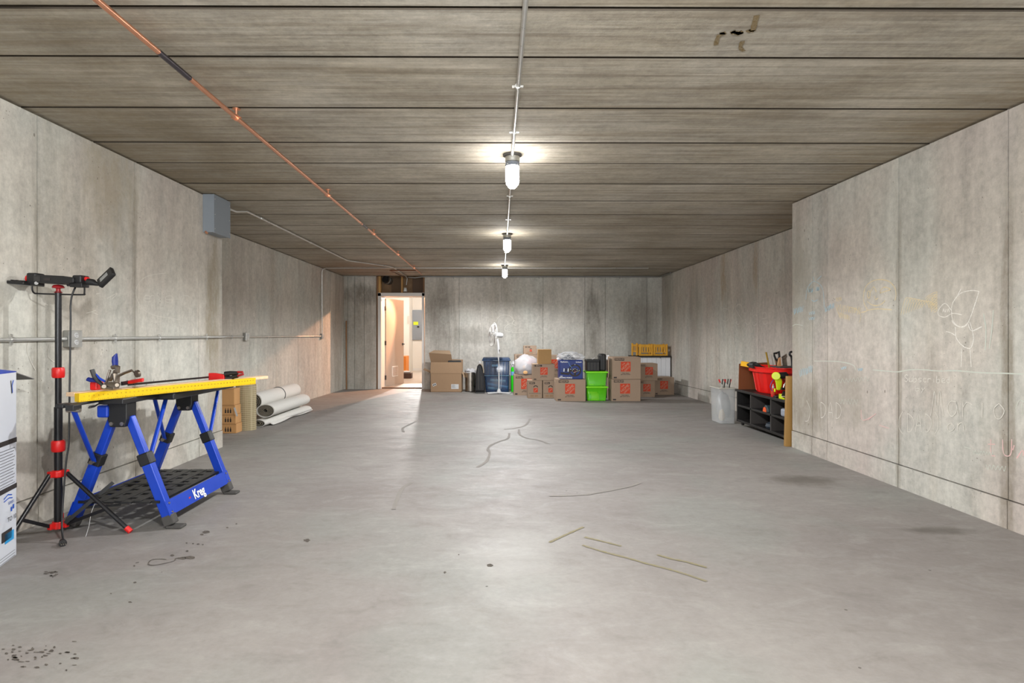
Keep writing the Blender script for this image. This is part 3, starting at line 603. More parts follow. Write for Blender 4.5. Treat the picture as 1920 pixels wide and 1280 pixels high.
t = thing('downlight', 'small white ceiling light glimpsed at the top of the open doorway', 'light', at(746, 559, 15.5))
q = at(746, 560, 15.5); t.location = (q.x, q.y, 2.65)

m = MB(); m.lathe([(.0, -.06), (.12, -.055), (.14, -.02), (.14, 0)], t.location, 18); m.build('diffuser', emit('utility_light', (255, 246, 232), 3), t, smooth=True)

# ================================================================== CEILING LIGHTS, PIPES
LAMPS = [(.133, 4.13), (.171, 7.39), (.205, 10.80)]
words = ['nearest of the three jar ceiling lights, largest in view', 'middle ceiling jar light of the row of three', 'farthest ceiling jar light, close to the back wall']
def jar(x, y, label):
    t = thing('ceiling_light', 'lit '+label, 'light', (x, y, CE), 0, 'jar lights along the centre conduit')
    m = MB(); m.lathe([(.068, 0), (.068, -.008), (.052, -.016)], (x, y, CE), 28); m.build('base_plate', plain('base_dark', (74, 70, 66), .6), t, smooth=True)
    m = MB(); m.lathe([(.052, -.012), (.052, -.05), (.046, -.055)], (x, y, CE), 28); m.build('junction_box', GALVD, t, smooth=True)
    m = MB()
    for z in (-.055, -.066, -.077): m.lathe([(.046, z), (.051, z-.003), (.051, z-.006), (.046, z-.0095)], (x, y, CE), 28)
    m.build('threaded_collar', plain('collar_grey', (150, 156, 166), .4, .4), t, smooth=True)
    m = MB(); m.lathe([(.045, -.086), (.048, -.10), (.048, -.19), (.042, -.214), (.025, -.23), (0, -.235)], (x, y, CE), 20); m.build('globe', GLOBEM, t, smooth=True)
    m = MB()
    for k in range(4):
        a = PI/4+k*PI/2; c, s_ = math.cos(a), math.sin(a)
        m.tube([(x+c*r, y+s_*r, CE+z) for r, z in ((.05, -.07), (.054, -.1), (.054, -.19), (.046, -.22), (.02, -.241), (0, -.243))], .0018, 5)
    m.build('wire_guard', GALV, t)
    d = bpy.data.lights.new('jar_light', 'SPOT'); d.energy = 135; d.spot_size = math.radians(168); d.spot_blend = .35; d.shadow_soft_size = .045; d.color = (.97, .985, 1)
    o = bpy.data.objects.new('jar_light', d); COL.objects.link(o); o.location = (x, y, CE-.26)
    return t
for (x, y), wd in zip(LAMPS, words): jar(x, y, wd)
def strap(m, p, r, ax):       # a small two-eared strap round a pipe
    p = Vector(p); a = Vector(ax); m.cone(p-a*.009, p+a*.009, r, r, 12)
# centre conduit
zc_ = CE-.016
def conduit(name, label, pts, r, mat, clips=(), ears=(1, 0, 0), cat='pipe', clipmat=None, clipname='strap'):
    t = thing(name, label, cat, pts[0]); m = MB(); m.tube(pts, r, 12); m.build('pipe', mat, t, smooth=True)
    for p, ax in clips:
        m = MB(); strap(m, p, r*1.35, ax); e = Vector(ears)
        m.bar(Vector(p)-e*r*2.6, Vector(p)+e*r*2.6, .016, r*.5, up=Vector(ax).cross(e)); m.build(clipname, clipmat or mat, t, smooth=True)
    return t
YA = (0, 1, 0)
cx = lambda y: .10+.0098*(y)
conduit('ceiling_conduit', 'straight steel conduit linking the three ceiling lights', [(.115, -4.8, zc_), (.118, 1.5, zc_), (.13, 4.08, zc_)], .011, GALV, [((.122, 2.95, zc_), YA), ((.128, 3.62, zc_), YA), ((.118, 1.2, zc_), YA)])
conduit('ceiling_conduit', 'steel conduit between the nearest and middle ceiling lights', [(.134, 4.18, zc_), (.170, 7.34, zc_)], .011, GALV, [((.146, 5.3, zc_), YA), ((.16, 6.4, zc_), YA)])
conduit('ceiling_conduit', 'steel conduit between the middle and farthest ceiling lights', [(.172, 7.44, zc_), (.204, 10.75, zc_)], .011, GALV, [((.19, 9.0, zc_), YA)])
conduit('ceiling_conduit', 'short steel conduit from the farthest light to the back wall', [(.206, 10.85, zc_), (.21, 12.7, zc_), (.21, 12.81, zc_-.02)], .011, GALV)
# copper line
zp = CE-.052
def cop(y): return -(1.19*1.228)-.004*(y-2)
pts = [(cop(-5), -5, zp), (cop(3), 3, zp), (cop(12.0), 12.0, zp)]
t = conduit('copper_pipe', 'long copper water pipe crossing the ceiling left of the lights', pts, .0125, COPPER)
for y in (2.64, 6.6):
    m = MB(); m.tube([(cop(y-.13), y-.13, zp), (cop(y+.13), y+.13, zp)], .0135, 12); m.build('solder_joint', SOLDER, t, smooth=True).__setitem__('label', 'blackened soldered coupling')
for y in (3.28, 5.12, 7.1, 8.95, 10.8):
    m = MB(); m.cone((cop(y), y, zp), (cop(y), y, CE), .008, .008, 8); m.lathe([(.022, -.006), (.022, 0)], (cop(y), y, CE), 14); m.cone((cop(y)+.0, y-.008, zp), (cop(y), y+.008, zp), .019, .019, 14)
    m.bar((cop(y)-.028, y, zp), (cop(y)+.028, y, zp), .014, .008); m.build('pipe_hanger', COPPER, t, smooth=True)
m = MB(); m.tube([(cop(11), 11.2, zp), (-2.0, 11.2, zp), (-2.03, 11.25, zp), (-1.95, 12.6, zp)], .009, 8)
o = m.build('copper_branch', metal('dark_copper', (120, 72, 50), .4), smooth=True); prop(o, 'dark copper branch pipe turning left near the door', 'pipe')
# conduit from grey box
zq = CE-.02
conduit('ceiling_conduit', 'thin bright conduit running from the grey wall box towards the door', [(-2.57, 5.6, zq-.05), (-2.56, 5.72, zq-.05), (-2.55, 5.95, zq), (-2.53, 9.9, zq), (-2.46, 10.05, zq), (-2.0, 10.75, zq), (-1.92, 10.95, zq), (-1.93, 12.6, zq), (-1.925, 12.80, zq-.03), (-1.95, 12.83, zq-.18)], .0105, GALV, [((-2.545, 6.3, zq), YA), ((-2.54, 8.0, zq), YA), ((-1.925, 11.6, zq), YA)])
t = thing('conduit_box', 'small grey junction box fixed above the door frame', 'box', (-1.96, 12.85, 2.16)); m = MB(); m.prism([(-.035, 0), (.035, 0), (.02, .09), (-.02, .09)], lambda u, v, w_: Vector((-1.97+u*1.3, 12.80+w_, 2.17+v)), 0, .055); m.build('box', GALVD, t, bevel=.004)
m = MB(); m.box(-1.99, -1.95, 12.797, 12.80, 2.18, 2.22); m.build('blank_plate', GALV, t)
conduit('wall_conduit', 'grey conduit running along the top of the back wall', [(-1.9, 12.78, CE-.03), (-1.75, 12.76, CE-.045), (-1.6, 12.80, CE-.02), (3.58, 12.80, CE-.02), (3.66, 12.72, CE-.02), (3.68, 12.0, CE-.02)], .016, GALVD, [((-.9, 12.80, CE-.02), (1, 0, 0)), ((1.0, 12.80, CE-.02), (1, 0, 0)), ((2.8, 12.80, CE-.02), (1, 0, 0))], (0, 0, 1))
conduit('ceiling_conduit', 'dark pipe crossing the ceiling plank just before the back wall', [(-3.18, 11.1, zq+.004), (3.3, 11.15, zq+.004)], .007, SOLDER) if False else None
# left wall conduit
zw = 1.207
t = conduit('wall_conduit', 'steel conduit running along the near left wall at outlet height', [(XL+.02, -4.5, zw), (XL+.02, 3.55, zw)], .0115, GALV, [((XL+.02, 3.15, zw), YA)], (0, 0, 1))
t = conduit('wall_conduit', 'steel conduit from the near outlet to the wall corner', [(XL+.02, 3.66, zw), (XL+.02, 5.66, zw), (XL-.05, 5.70, zw), (XL2+.05, 5.72, zw)], .0115, GALV, [((XL+.02, 4.02, zw), YA), ((XL+.02, 4.55, zw), YA), ((XL+.02, 5.3, zw), YA)], (0, 0, 1))
conduit('wall_conduit', 'steel conduit from the corner to the middle outlet on the left wall', [(XL2+.05, 5.75, zw-.005), (XL2+.022, 5.85, zw-.005), (XL2+.022, 7.62, zw-.01)], .0115, GALV, [((XL2+.022, 7.3, zw-.01), YA)], (0, 0, 1))
conduit('wall_conduit', 'warm-lit conduit between the two far outlets on the left wall', [(XL2+.022, 7.80, zw-.012), (XL2+.022, 11.05, zw-.02)], .0115, COPPER if False else GALV, [((XL2+.022, 8.45, zw-.014), YA), ((XL2+.022, 10.6, zw-.02), YA)], (0, 0, 1))
conduit('wall_conduit', 'vertical conduit dropping from the ceiling to the far left outlet', [(XL2+.022, 11.12, zw+.03), (XL2+.022, 11.12, CE-.09), (XL2+.04, 11.12, CE-.04), (XL2+.1, 11.12, CE-.018), (-2.0, 11.14, CE-.012), (3.0, 11.18, CE-.012)], .0105, GALV, [((XL2+.022, 11.12, 1.75), (0, 0, 1)), ((XL2+.022, 11.12, 2.2), (0, 0, 1))], (0, 1, 0))
def outlet(x, y, z, label, s=1.0):
    t = thing('outlet_box', label, 'outlet', (x, y, z), 0, 'outlets on the left wall'); w_ = .052*s
    m = MB(); m.box(x, x+.042, y-w_, y+w_, z-w_, z+w_); m.build('metal_box', GALVD, t, bevel=.004)
    m = MB(); m.box(x+.042, x+.047, y-w_*1.02, y+w_*1.02, z-w_*1.02, z+w_*1.02); m.build('cover_plate', GALV, t, bevel=.008)
    for dz in (-.022, .022):
        m = MB(); m.cone((x+.047, y, z+dz), (x+.050, y, z+dz), .0165, .016, 20); r = m.build('receptacle', WHITE, t, smooth=True)
        for a, b, c, d in ((-.007, -.0045, .001, .009), (.0045, .007, .001, .009), (-.002, .002, -.009, -.005)):
            mm = MB(); mm.box(x+.0495, x+.0505, y+a, y+b, z+dz+c, z+dz+d); mm.build('slot', BLACKINK, r)
    return t
outlet(XL, 3.605, zw, 'metal double outlet box on the near left wall behind the tripod pole')
outlet(XL2, 7.71, zw-.01, 'small metal double outlet box on the left wall above the yellow level')
outlet(XL2, 11.12, zw-.02, 'farthest metal outlet box on the left wall, in the warm light')
# grey box
t = thing('junction_enclosure', 'large grey metal enclosure high on the left wall corner', 'box', (XL, 5.42, 2.16))
m = MB(); m.box(XL, XL+.10, 5.26, 5.58, 2.165, CE-.006); m.build('case', GREYBOX, t, bevel=.003)
m = MB(); m.box(XL+.10, XL+.106, 5.255, 5.585, 2.16, CE-.006); cv = m.build('cover', GREYBOX, t, bevel=.002)
for y in (5.275, 5.565):
    for z in (2.2, 2.33, 2.47): m = MB(); m.cone((XL+.105, y, z), (XL+.109, y, z), .005, .004, 10); m.build('screw', GALV, cv)
m = MB(); m.cone((XL+.03, 5.26, 2.175), (XL+.03, 5.28, 2.16), .012, .012, 10); m.build('bushing', COPPER, t)

# leaning pole in the back corner
o = MB().cone((-3.24, 12.66, 0.005), (-3.28, 12.80, 1.52), .016, .016, 12).build('wooden_pole', OLDWOOD, smooth=True); prop(o, 'thin brown wooden pole leaning in the far left corner', 'pole')
#__PART2__
# ================================================================== WORKBENCH (folding track horse)
BL, BR, BY0, BY1 = -2.41, -1.85, 3.30, 4.00
FZ = fz(3.5)
t = bench = thing('workbench', 'folding workbench with blue splayed legs, black top and black mesh tray', 'workbench', (-2.13, 3.65, FZ))
apz = .765
for ya in (BY0, BY1):
    for sgn, xf, nm in ((-1, BL, 'l'), (1, BR, 'r')):
        top = Vector((-2.13+sgn*.045, ya, apz)); bot = Vector((xf+(-sgn)*0.0, ya, FZ+.03))
        mid = top.lerp(bot, .40)
        m = MB(); m.bar(top, mid, .046, .036, up=(0, 1, 0)); m.bar(mid, bot, .058, .046, up=(0, 1, 0)); leg = m.build('leg', BLUE, bench, bevel=.006)
        m = MB(); d = (bot-top).normalized(); m.bar(mid-d*.035, mid+d*.035, .068, .056, up=(0, 1, 0)); m.build('leg_collar', BLACK, leg, bevel=.006)
        m = MB(); m.bar(bot-d*.045, bot+d*.012, .064, .054, up=(0, 1, 0)); m.box(bot.x-.045+sgn*.03, bot.x+.045+sgn*.03, ya-.032, ya+.032, FZ, FZ+.016); m.build('foot', DGREY, leg, bevel=.006)
        # strut up to the top beam
        yb = ya-.34 if sgn < 0 else ya+.40
        sb = mid+Vector((0, -.03 if sgn < 0 else .03, -.01)); stp = Vector((-2.13+sgn*.03, yb, .845))
        m = MB(); m.tube([sb, sb.lerp(stp, .12), stp], .0125, 10); st_ = m.build('strut', BLUE, bench, smooth=True)
        m = MB(); m.cone(sb+Vector((0, -.03, 0)), sb+Vector((0, .03, 0)), .012, .012, 12); m.cone(stp+Vector((-.035, 0, 0)), stp+Vector((.035, 0, 0)), .010, .010, 10); m.build('pivot_bolt', STEEL, st_, smooth=True)
        m = MB(); m.box(stp.x-.022, stp.x+.022, stp.y-.03, stp.y+.03, stp.z, stp.z+.03); m.build('strut_bracket', BLACK, st_, bevel=.004)
for ya in (BY0, BY1):
    m = MB(); m.prism([(-.056, .10), (.056, .10), (.056, .0), (.042, -.045), (-.042, -.045), (-.056, .0)], lambda u, v, w_: Vector((-2.13+u, ya+w_, apz-.01+v)), -.045, .045); hb = m.build('hinge_block', BLACK, bench, bevel=.006)
    m = MB()
    for dx in (-.03, .03): m.cone((-2.13+dx, ya-.052, apz-.035), (-2.13+dx, ya+.052, apz-.035), .011, .011, 10)
    m.build('bolt', STEEL, hb, smooth=True)
m = MB(); m.box(-2.24, -2.175, BY0-.055, BY0+.02, .765, .835); m.build('height_lock', BLUE, bench, bevel=.01)
m = MB(); m.box(-2.20, -2.06, 3.20, 4.52, .845, .878); m.build('top_beam', BLACK, bench, bevel=.006)
m = MB(); m.box(-2.31, -1.965, 3.54, 4.36, .832, .872)
m.build('worktop', BLACK, bench, bevel=.008)
m = MB(); m.box(-2.25, -2.205, 2.95, 3.02, .856, .878); m.box(-2.205, -2.17, 2.95, 3.22, .862, .878); m.build('work_arm', BLACK, bench, bevel=.006)
m = MB(); m.box(-2.25, -2.17, 4.42, 4.475, .852, .878); m.build('work_arm', BLACK, bench, bevel=.006)
# rails
def legx(z, sgn): 
    tz = (apz-z)/(apz-FZ-.03); return (-2.13+sgn*.045)+((BR if sgn > 0 else BL)-(-2.13+sgn*.045))*tz
for sgn in (1, -1):
    xa, xb_ = legx(.285, sgn), legx(.205, sgn); o_ = sgn*.024
    m = MB(); m.hexa([(xa+o_, BY0-.03, .285), (xa+o_, BY1+.03, .285), (xa+o_+sgn*.006, BY1+.03, .285), (xa+o_+sgn*.006, BY0-.03, .285)],
                     [(xb_+o_, BY0-.03, .205), (xb_+o_, BY1+.03, .205), (xb_+o_+sgn*.006, BY1+.03, .205), (xb_+o_+sgn*.006, BY0-.03, .205)])
    rl = m.build('side_rail', BLUE, bench)
    m = MB()
    for yy in (BY0, BY1):
        for zz in (.27, .22): xx = legx(zz, sgn)+o_; m.cone((xx, yy, zz), (xx+sgn*.012, yy, zz), .007, .006, 8)
    m.build('rivet', STEEL, rl)
    if sgn > 0:
        slope = Vector((xa-xb_, 0, .08)).normalized(); zc2 = .243; xx = legx(zc2, 1)+o_+.0085
        text('Kreg', .080, WHITEINK, rl, (xx, 3.615, zc2), 'lettering', (0, 1, 0), slope, .028, sx=.85, label='white brand lettering')
        m = MB(); m.quad((xx, 3.495, zc2-.014), (xx, 3.515, zc2-.014), (xx-.0005, 3.515, zc2+.004), (xx-.0005, 3.495, zc2+.004)); m.build('red_mark', REDINK, rl, fix=False)
# mesh tray
tx0, tx1 = legx(.29, -1)+.02, legx(.29, 1)-.02
m = MB(); ny = 8; cols = [tx0+(tx1-tx0)*i/4 for i in range(5)]
for i, x in enumerate(cols): m.box(x-.022, x+.022, BY0-.03, BY1+.03, .276, .29)
for j in range(ny+1):
    y = BY0-.02+(BY1-BY0+.04)*j/ny
    for i in range(4):
        m.box(cols[i]+.022, cols[i+1]-.022, y-.026, y+.026, .279, .288)
        if j < ny: xm = (cols[i]+cols[i+1])/2; m.box(xm-.007-(.02 if j % 2 else -.02), xm+.007-(.02 if j % 2 else -.02), y+.026, y+.0665, .279, .288)
m.box(tx0, tx1, BY0+.335, BY0+.355, .27, .292)
m.build('tray', BLACK, bench)
m = MB(); m.bar((-2.39, BY0, .24), (-2.20, BY0+.1, FZ+.10), .012, .012); m.bar((-2.17, 3.28, FZ+.26), (-2.38, 3.2, FZ+.06), .02, .02); m.build('tray_stay', BLACK, bench)

# level and plank resting across the top
A = Vector((-2.185, 3.035, .878)); B = Vector((-1.705, 4.125, .878)); d = (B-A).normalized(); n_ = Vector((d.y, -d.x, 0)); U = Vector((0, 0, 1))
t = thing('spirit_level', 'long bright yellow measuring rule lying along the front edge of the workbench', 'level', A)
m = MB(); m.hexa([A, B, B-n_*.04, A-n_*.04], [A+U*.045, B+U*.045, B-n_*.04+U*.045, A-n_*.04+U*.045]); yl = m.build('beam', YELLOW, t, bevel=.0015)
m = MB(); L = (B-A).length
for i in range(1, 120):
    p = A+d*(L*i/120)+n_*.0006; h = .016 if i % 5 == 0 else .009; wd = .0018
    m.quad(p-d*wd/2+U*.003, p+d*wd/2+U*.003, p+d*wd/2+U*(.003+h*.5), p-d*wd/2+U*(.003+h*.5))
m.build('tick_marks', BLACKINK, yl, fix=False)
for i in range(1, 48):
    text(str(i), .011, BLACKINK, yl, A+d*(L*i/48)+n_*.0007+U*.028, 'numeral', d, U)
text('METRIC RULE', .007, BLACKINK, yl, A+d*.10+n_*.0007+U*.016, 'lettering', d, U) if False else None
t = thing('wood_plank', 'pale pine board lying behind the yellow rule on the workbench', 'plank', A)
C0 = A-n_*.043+d*.0; m = MB(); E = B-n_*.043+d*.16; H0 = U*.026; H1 = U*.047; m.hexa([C0+H0, E+H0, E-n_*.07+H0, C0-n_*.07+H0], [C0+H1, E+H1, E-n_*.07+H1, C0-n_*.07+H1]); m.build('board', PALEWOOD, t, bevel=.002)
for kk in (.25, .75):
    cc = C0.lerp(E, kk)-n_*.035; m = MB(); m.box(cc.x-.03, cc.x+.03, cc.y-.03, cc.y+.03, .872, .904); m.build('support_block', BLACK, bench, bevel=.003)
ptop = .878+.047
# tools on the bench: C-shaped locking face clamp standing up
def pin(px, py, Y): return at(px, py, Y)
YC = 3.22
def zz(x, y, dy=0.0): p = at(150+x/10.67, 640+y/10.67, YC+dy); return p
t = thing('locking_clamp', 'steel face clamp with upright blue handle, standing on the workbench', 'clamp', (zz(620, 960).x, YC, ptop))
m = MB(); m.tube([zz(705, 490), zz(700, 400), zz(700, 320), zz(735, 240)], [.014, .016, .015, .004], 10, flat=.6); m.build('handle', DBLUE, t, smooth=True)
m = MB(); m.tube([zz(640, 520), zz(700, 500), zz(755, 520), zz(750, 600), zz(680, 600)], [.012, .014, .014, .014, .010], 8); m.build('pivot_head', CLAMPST, t, smooth=True)
m = MB(); m.tube([zz(600, 570), zz(515, 840)], .0065, 8); m.tube([zz(615, 640), zz(560, 840)], .0045, 8); m.build('adjusting_screw', STEEL, t, smooth=True)
m = MB(); m.tube([zz(735, 940), zz(740, 800), zz(760, 690), zz(900, 625), zz(1040, 575), zz(1080, 620), zz(1120, 650)], [.012, .013, .011, .010, .010, .009, .008], 8, flat=.5); m.build('fixed_arm', CLAMPST, t, smooth=True)
m = MB(); m.tube([zz(700, 620), zz(660, 700), zz(590, 780)], .011, 8, flat=.5); m.tube([zz(700, 640), zz(720, 800), zz(715, 900)], .013, 8, flat=.5); m.build('toggle_link', CLAMPST, t, smooth=True)
m = MB(); m.cone(zz(1125, 650, -.012), zz(1170, 640, .0), .020, .021, 18); m.build('swivel_pad', CLAMPST, t, smooth=True)
t = thing('locking_clamp', 'steel clamp lying on the workbench with two blue and black curved handles', 'clamp', (zz(480, 960).x, YC-.05, ptop))
m = MB(); m.tube([zz(240, 560, -.05), zz(290, 700, -.05), zz(370, 800, -.05), zz(450, 870, -.05)], [.012, .012, .011, .009], 10, flat=.7); m.build('handle', BLACK, t, smooth=True)
m = MB(); m.tube([zz(320, 650, -.045), zz(390, 740, -.045), zz(500, 800, -.045)], [.004, .007, .006], 8); m.build('handle_lining', BLUE, t, smooth=True)
m = MB(); m.tube([zz(150, 750, -.04), zz(220, 770, -.04), zz(320, 780, -.04), zz(420, 830, -.04)], [.012, .014, .012, .008], 10, flat=.7); m.build('handle', DBLUE, t, smooth=True)
m = MB(); m.tube([zz(430, 900, -.05), zz(600, 860, -.05), zz(780, 880, -.05)], [.017, .020, .016], 8, flat=.5); m.tube([zz(450, 930, -.07), zz(650, 945, -.07)], .007, 8); m.cone(zz(480, 900, -.08), zz(520, 900, -.04), .011, .011, 10); m.cone(zz(740, 870, -.08), zz(740, 870, -.03), .010, .010, 10); m.build('jaw', CLAMPST, t, smooth=True)
# red bar clamps
def barclamp(label, h0, h1, Yh, bar0, bar1, r=.014):
    t = thing('bar_clamp', label, 'clamp', h0); h0 = Vector(h0); h1 = Vector(h1)
    m = MB(); m.tube([h0, h0.lerp(h1, .3), h0.lerp(h1, .7), h1], [r*.8, r, r*.9, r], 12, flat=.8); m.build('grip', RED, t, smooth=True)
    if bar0: m = MB(); m.bar(bar0, bar1, .010, .022); m.build('bar', BLACKP, t, bevel=.001)
    return t
YD = 3.3
t = barclamp('bar clamp whose slim red screwdriver-like grip points right on the workbench', at(240, 716.5, YD), at(268, 712, YD), YD, at(228, 719, YD-.05), at(240, 717, YD), .013)
m = MB(); m.cone(at(235, 718, YD), at(240, 716.5, YD), .011, .013, 12); m.build('ferrule', BLACK, t, smooth=True)
q = zz(340, 930); m = MB(); m.box(q.x-.028, q.x+.012, YC-.02, YC+.04, ptop, ptop+.045); o = m.build('clamp_block', RED, bevel=.006); prop(o, 'small red clamp jaw block at the left end of the pine board', 'clamp')
# red spreader clamp at the far end
Z0 = .872
t = thing('bar_clamp', 'black bar clamp with a large red trigger head at the far end of the workbench', 'clamp', at(420, 712, 4.05))
a0 = at(228, 721, 3.12)+Vector((-.0, 0, .0)); yb_ = 4.0
m = MB(); m.bar(at(240, 721, 3.35), at(394, 706.5, 4.0), .008, .012); m.build('bar', BLACKP, t, bevel=.001)
m = MB(); h = lambda px, py, dy=0.0: at(px, py, 4.0+dy)
m.prism([(393, 699), (402, 699), (422, 702), (423, 712), (416, 713.5), (393, 714)], lambda u, v, w_: at(u, v, 4.0)+Vector((0, w_, 0)), -.018, .018); m.build('head', RED, t, bevel=.004)
m = MB(); m.tube([h(422, 701), h(432, 699.5), h(446, 699)], [.018, .016, .012], 10); m.tube([h(424, 708), h(434, 709), h(438, 706), h(446, 704.5)], [.016, .016, .014, .014], 10); m.build('trigger', BLACK, t, smooth=True)
m = MB(); m.tube([h(438, 698.5), h(447, 697.5), h(455, 697.5), h(456, 701.5), h(447, 704), h(440, 704)], .0085, 8); m.build('handle_loop', plain('dark_red', (150, 20, 20), .4), t, smooth=True)
m = MB(); m.bar(at(250, 727, 3.35), at(390, 716, 4.0), .018, .010); m.build('second_bar', STEEL, t)
o = MB().box(-2.30, -2.25, 3.62, 3.86, .872, .89).build('hand_clamp', DBLUE, bevel=.006); prop(o, 'low dark blue clamp lying flat on the black worktop', 'clamp')
# foot of the face clamp sticking out under the rule
m = MB(); m.tube([at(168, 763, 3.15), at(178, 761, 3.2), at(188, 755, 3.25)], [.010, .008, .007], 8, flat=.6); o = m.build('clamp_pad', DGREY, smooth=True); prop(o, 'small grey swivel foot of a clamp hanging below the yellow rule', 'clamp')

# ================================================================== TRIPOD WORK LIGHT
TX, TY = -2.435, 3.22; Z3 = fz(3)
t = thing('tripod_work_light', 'black tripod work light stand with red collars beside the workbench', 'work light', (TX, TY, Z3))
m = MB(); m.cone((TX, TY, Z3+.03), (TX, TY, .83), .0205, .0205, 20); m.build('lower_pole', BLACKP, t, smooth=True)
m = MB(); m.cone((TX, TY, .80), (TX, TY, 1.475), .016, .016, 20); m.build('upper_pole', BLACKP, t, smooth=True)
def ring(z, r, h): m = MB(); m.lathe([(r*.86, 0), (r, h*.15), (r, h*.85), (r*.86, h)], (TX, TY, z), 20); return m
zpx = lambda py: CZ-(py-VY)*TY/F
ring(zpx(708), .031, .058).build('clamp_collar', RED, t, smooth=True); ring(zpx(846), .034, .063).build('clamp_collar', RED, t, smooth=True)
m = ring(zpx(894), .034, .04)
feet = [Vector((-2.02, 3.20, Z3)), Vector((-2.50, 2.93, Z3)), Vector((-2.585, 3.44, Z3))]
hz = zpx(886)
lz = Z3+.055
for f in feet: dd = (f-Vector((TX, TY, Z3))).normalized(); m.bar(Vector((TX, TY, hz)), Vector((TX, TY, hz))+dd*.055, .03, .034)
m.build('upper_hub', RED, t, bevel=.004)
m = MB(); m.cone((TX, TY, Z3+.022), (TX, TY, Z3+.062), .03, .03, 18)
for f in feet: dd = (f-Vector((TX, TY, Z3))).normalized(); m.bar(Vector((TX, TY, lz-.012)), Vector((TX, TY, lz-.012))+dd*.055, .026, .03)
m.build('lower_hub', RED, t, bevel=.004)
for f in feet:
    dd = (f-Vector((TX, TY, Z3))).normalized(); top = Vector((TX, TY, hz))+dd*.05; fo = f+Vector((0, 0, .012))
    m = MB(); m.tube([top, fo], .0115, 12); lg = m.build('leg', BLACKP, t, smooth=True)
    v = (fo-top).normalized(); m = MB(); m.tube([fo-v*.03, fo+v*.004], .0145, 12); m.build('foot_cap', RED, lg, smooth=True)
    mid = top.lerp(fo, .62); m = MB(); m.bar(Vector((TX, TY, lz-.01))+dd*.045, mid, .012, .018); m.build('brace', BLACKP, t, bevel=.002)
m = MB(); m.lathe([(.022, 0), (.012, .008), (.010, .022), (.028, .026), (.030, .032), (.022, .042), (0, .046)], (TX, TY, 1.468), 20); m.build('top_knob', plain('dark_red_knob', (150, 24, 30), .4), t, smooth=True)
def hq(x, y, dy=0.0): return at(x/8, 500+y/8, TY+dy)
m = MB(); m.tube(smooth([tuple(hq(480, 290)), tuple(hq(485, 350)), tuple(hq(510, 390)), tuple(hq(560, 402)), tuple(hq(870, 412)), tuple(hq(1240, 418)), tuple(hq(1265, 400)), tuple(hq(1268, 300))], 4), .0045, 8); m.build('yoke', BLACKP, t, smooth=True)
m = MB(); m.prism([(610, 145), (700, 140), (715, 132), (1050, 150), (1070, 160), (1200, 175), (1200, 250), (1060, 265), (1010, 268), (610, 245)], lambda u, v, w_: hq(u, v)+Vector((0, w_, 0)), -.05, .05); hd = m.build('centre_lamp_housing', BLACK, t, bevel=.004)
m = MB()
for i in range(5): q = hq(625+i*18, 155); m.box(q.x-.0015, q.x+.0015, TY-.053, TY+.053, hq(0, 232).z, q.z)
m.build('cooling_fins', DGREY, hd)
m = MB(); q0 = hq(770, 218); q1 = hq(860, 180); m.box(q0.x, q1.x, TY-.052, TY-.049, q0.z, q1.z); m.build('label_plate', BLACKINK, hd)
for (xa, xb2, ya2, yb2) in ((465, 608, 98, 285), (1145, 1285, 132, 250)):
    m = MB(); a = hq(xa, yb2); b = hq(xb2, ya2); m.box(a.x, b.x, TY-.035, TY+.035, a.z, b.z); m.build('swivel_block', BLACK, t, bevel=.008)
m = MB(); m.cone(hq(420, 180), hq(470, 180), .022, .022, 18); m.build('red_knob', RED, t, smooth=True)
m = MB(); m.cone(hq(1285, 180), hq(1330, 185), .012, .010, 14); m.build('red_knob', RED, t, smooth=True)
m = MB(); a = hq(1100, 310); b = hq(1285, 245); m.box(a.x, b.x, TY-.03, TY+.03, a.z, b.z); m.cone(hq(1035, 255), hq(1040, 290), .012, .012, 12); m.build('switch_box', BLACK, t, bevel=.006)
m = MB(); m.cone(hq(545, 245, -.05), hq(545, 245, .0), .009, .009, 14); m.build('bolt', TUBE, t, smooth=True)
def panel(p0, p1, th, label, flip):
    # thin rectangular LED lamp panel from p0 (hinge) to p1
    p0 = Vector(p0); p1 = Vector(p1); d = (p1-p0).normalized(); nn = Vector((-d.z, 0, d.x))
    if nn.z < 0: nn = -nn
    q = lambda a, s_, w_: p0+d*a+nn*s_+Vector((0, w_, 0)); L = (p1-p0).length; W = .075
    m = MB(); m.hexa([q(0, -th, -W), q(L, -th, -W), q(L, -th, W), q(0, -th, W)], [q(0, th, -W), q(L, th, -W), q(L, th, W), q(0, th, W)]); h_ = m.build('side_lamp_panel', BLACK, t, bevel=.005)
    s2 = th if flip else -th
    m = MB(); m.hexa([q(L*.18, s2, -W*.7), q(L*.82, s2, -W*.7), q(L*.82, s2, W*.7), q(L*.18, s2, W*.7)], [q(L*.18, s2*1.15, -W*.7), q(L*.82, s2*1.15, -W*.7), q(L*.82, s2*1.15, W*.7), q(L*.18, s2*1.15, W*.7)])
    m.build('lens', plain('frosted_lens', (170, 172, 170), .3), h_)
    m = MB()
    for i in range(6): a_ = L*(.12+.15*i); m.hexa([q(a_, -s2, -W*.9), q(a_+.006, -s2, -W*.9), q(a_+.006, -s2, W*.9), q(a_, -s2, W*.9)], [q(a_, -s2*1.6, -W*.9), q(a_+.006, -s2*1.6, -W*.9), q(a_+.006, -s2*1.6, W*.9), q(a_, -s2*1.6, W*.9)])
    m.build('heat_fins', BLACK, h_)
    return h_
panel(hq(520, 262), hq(48, 228), .009, '', False)
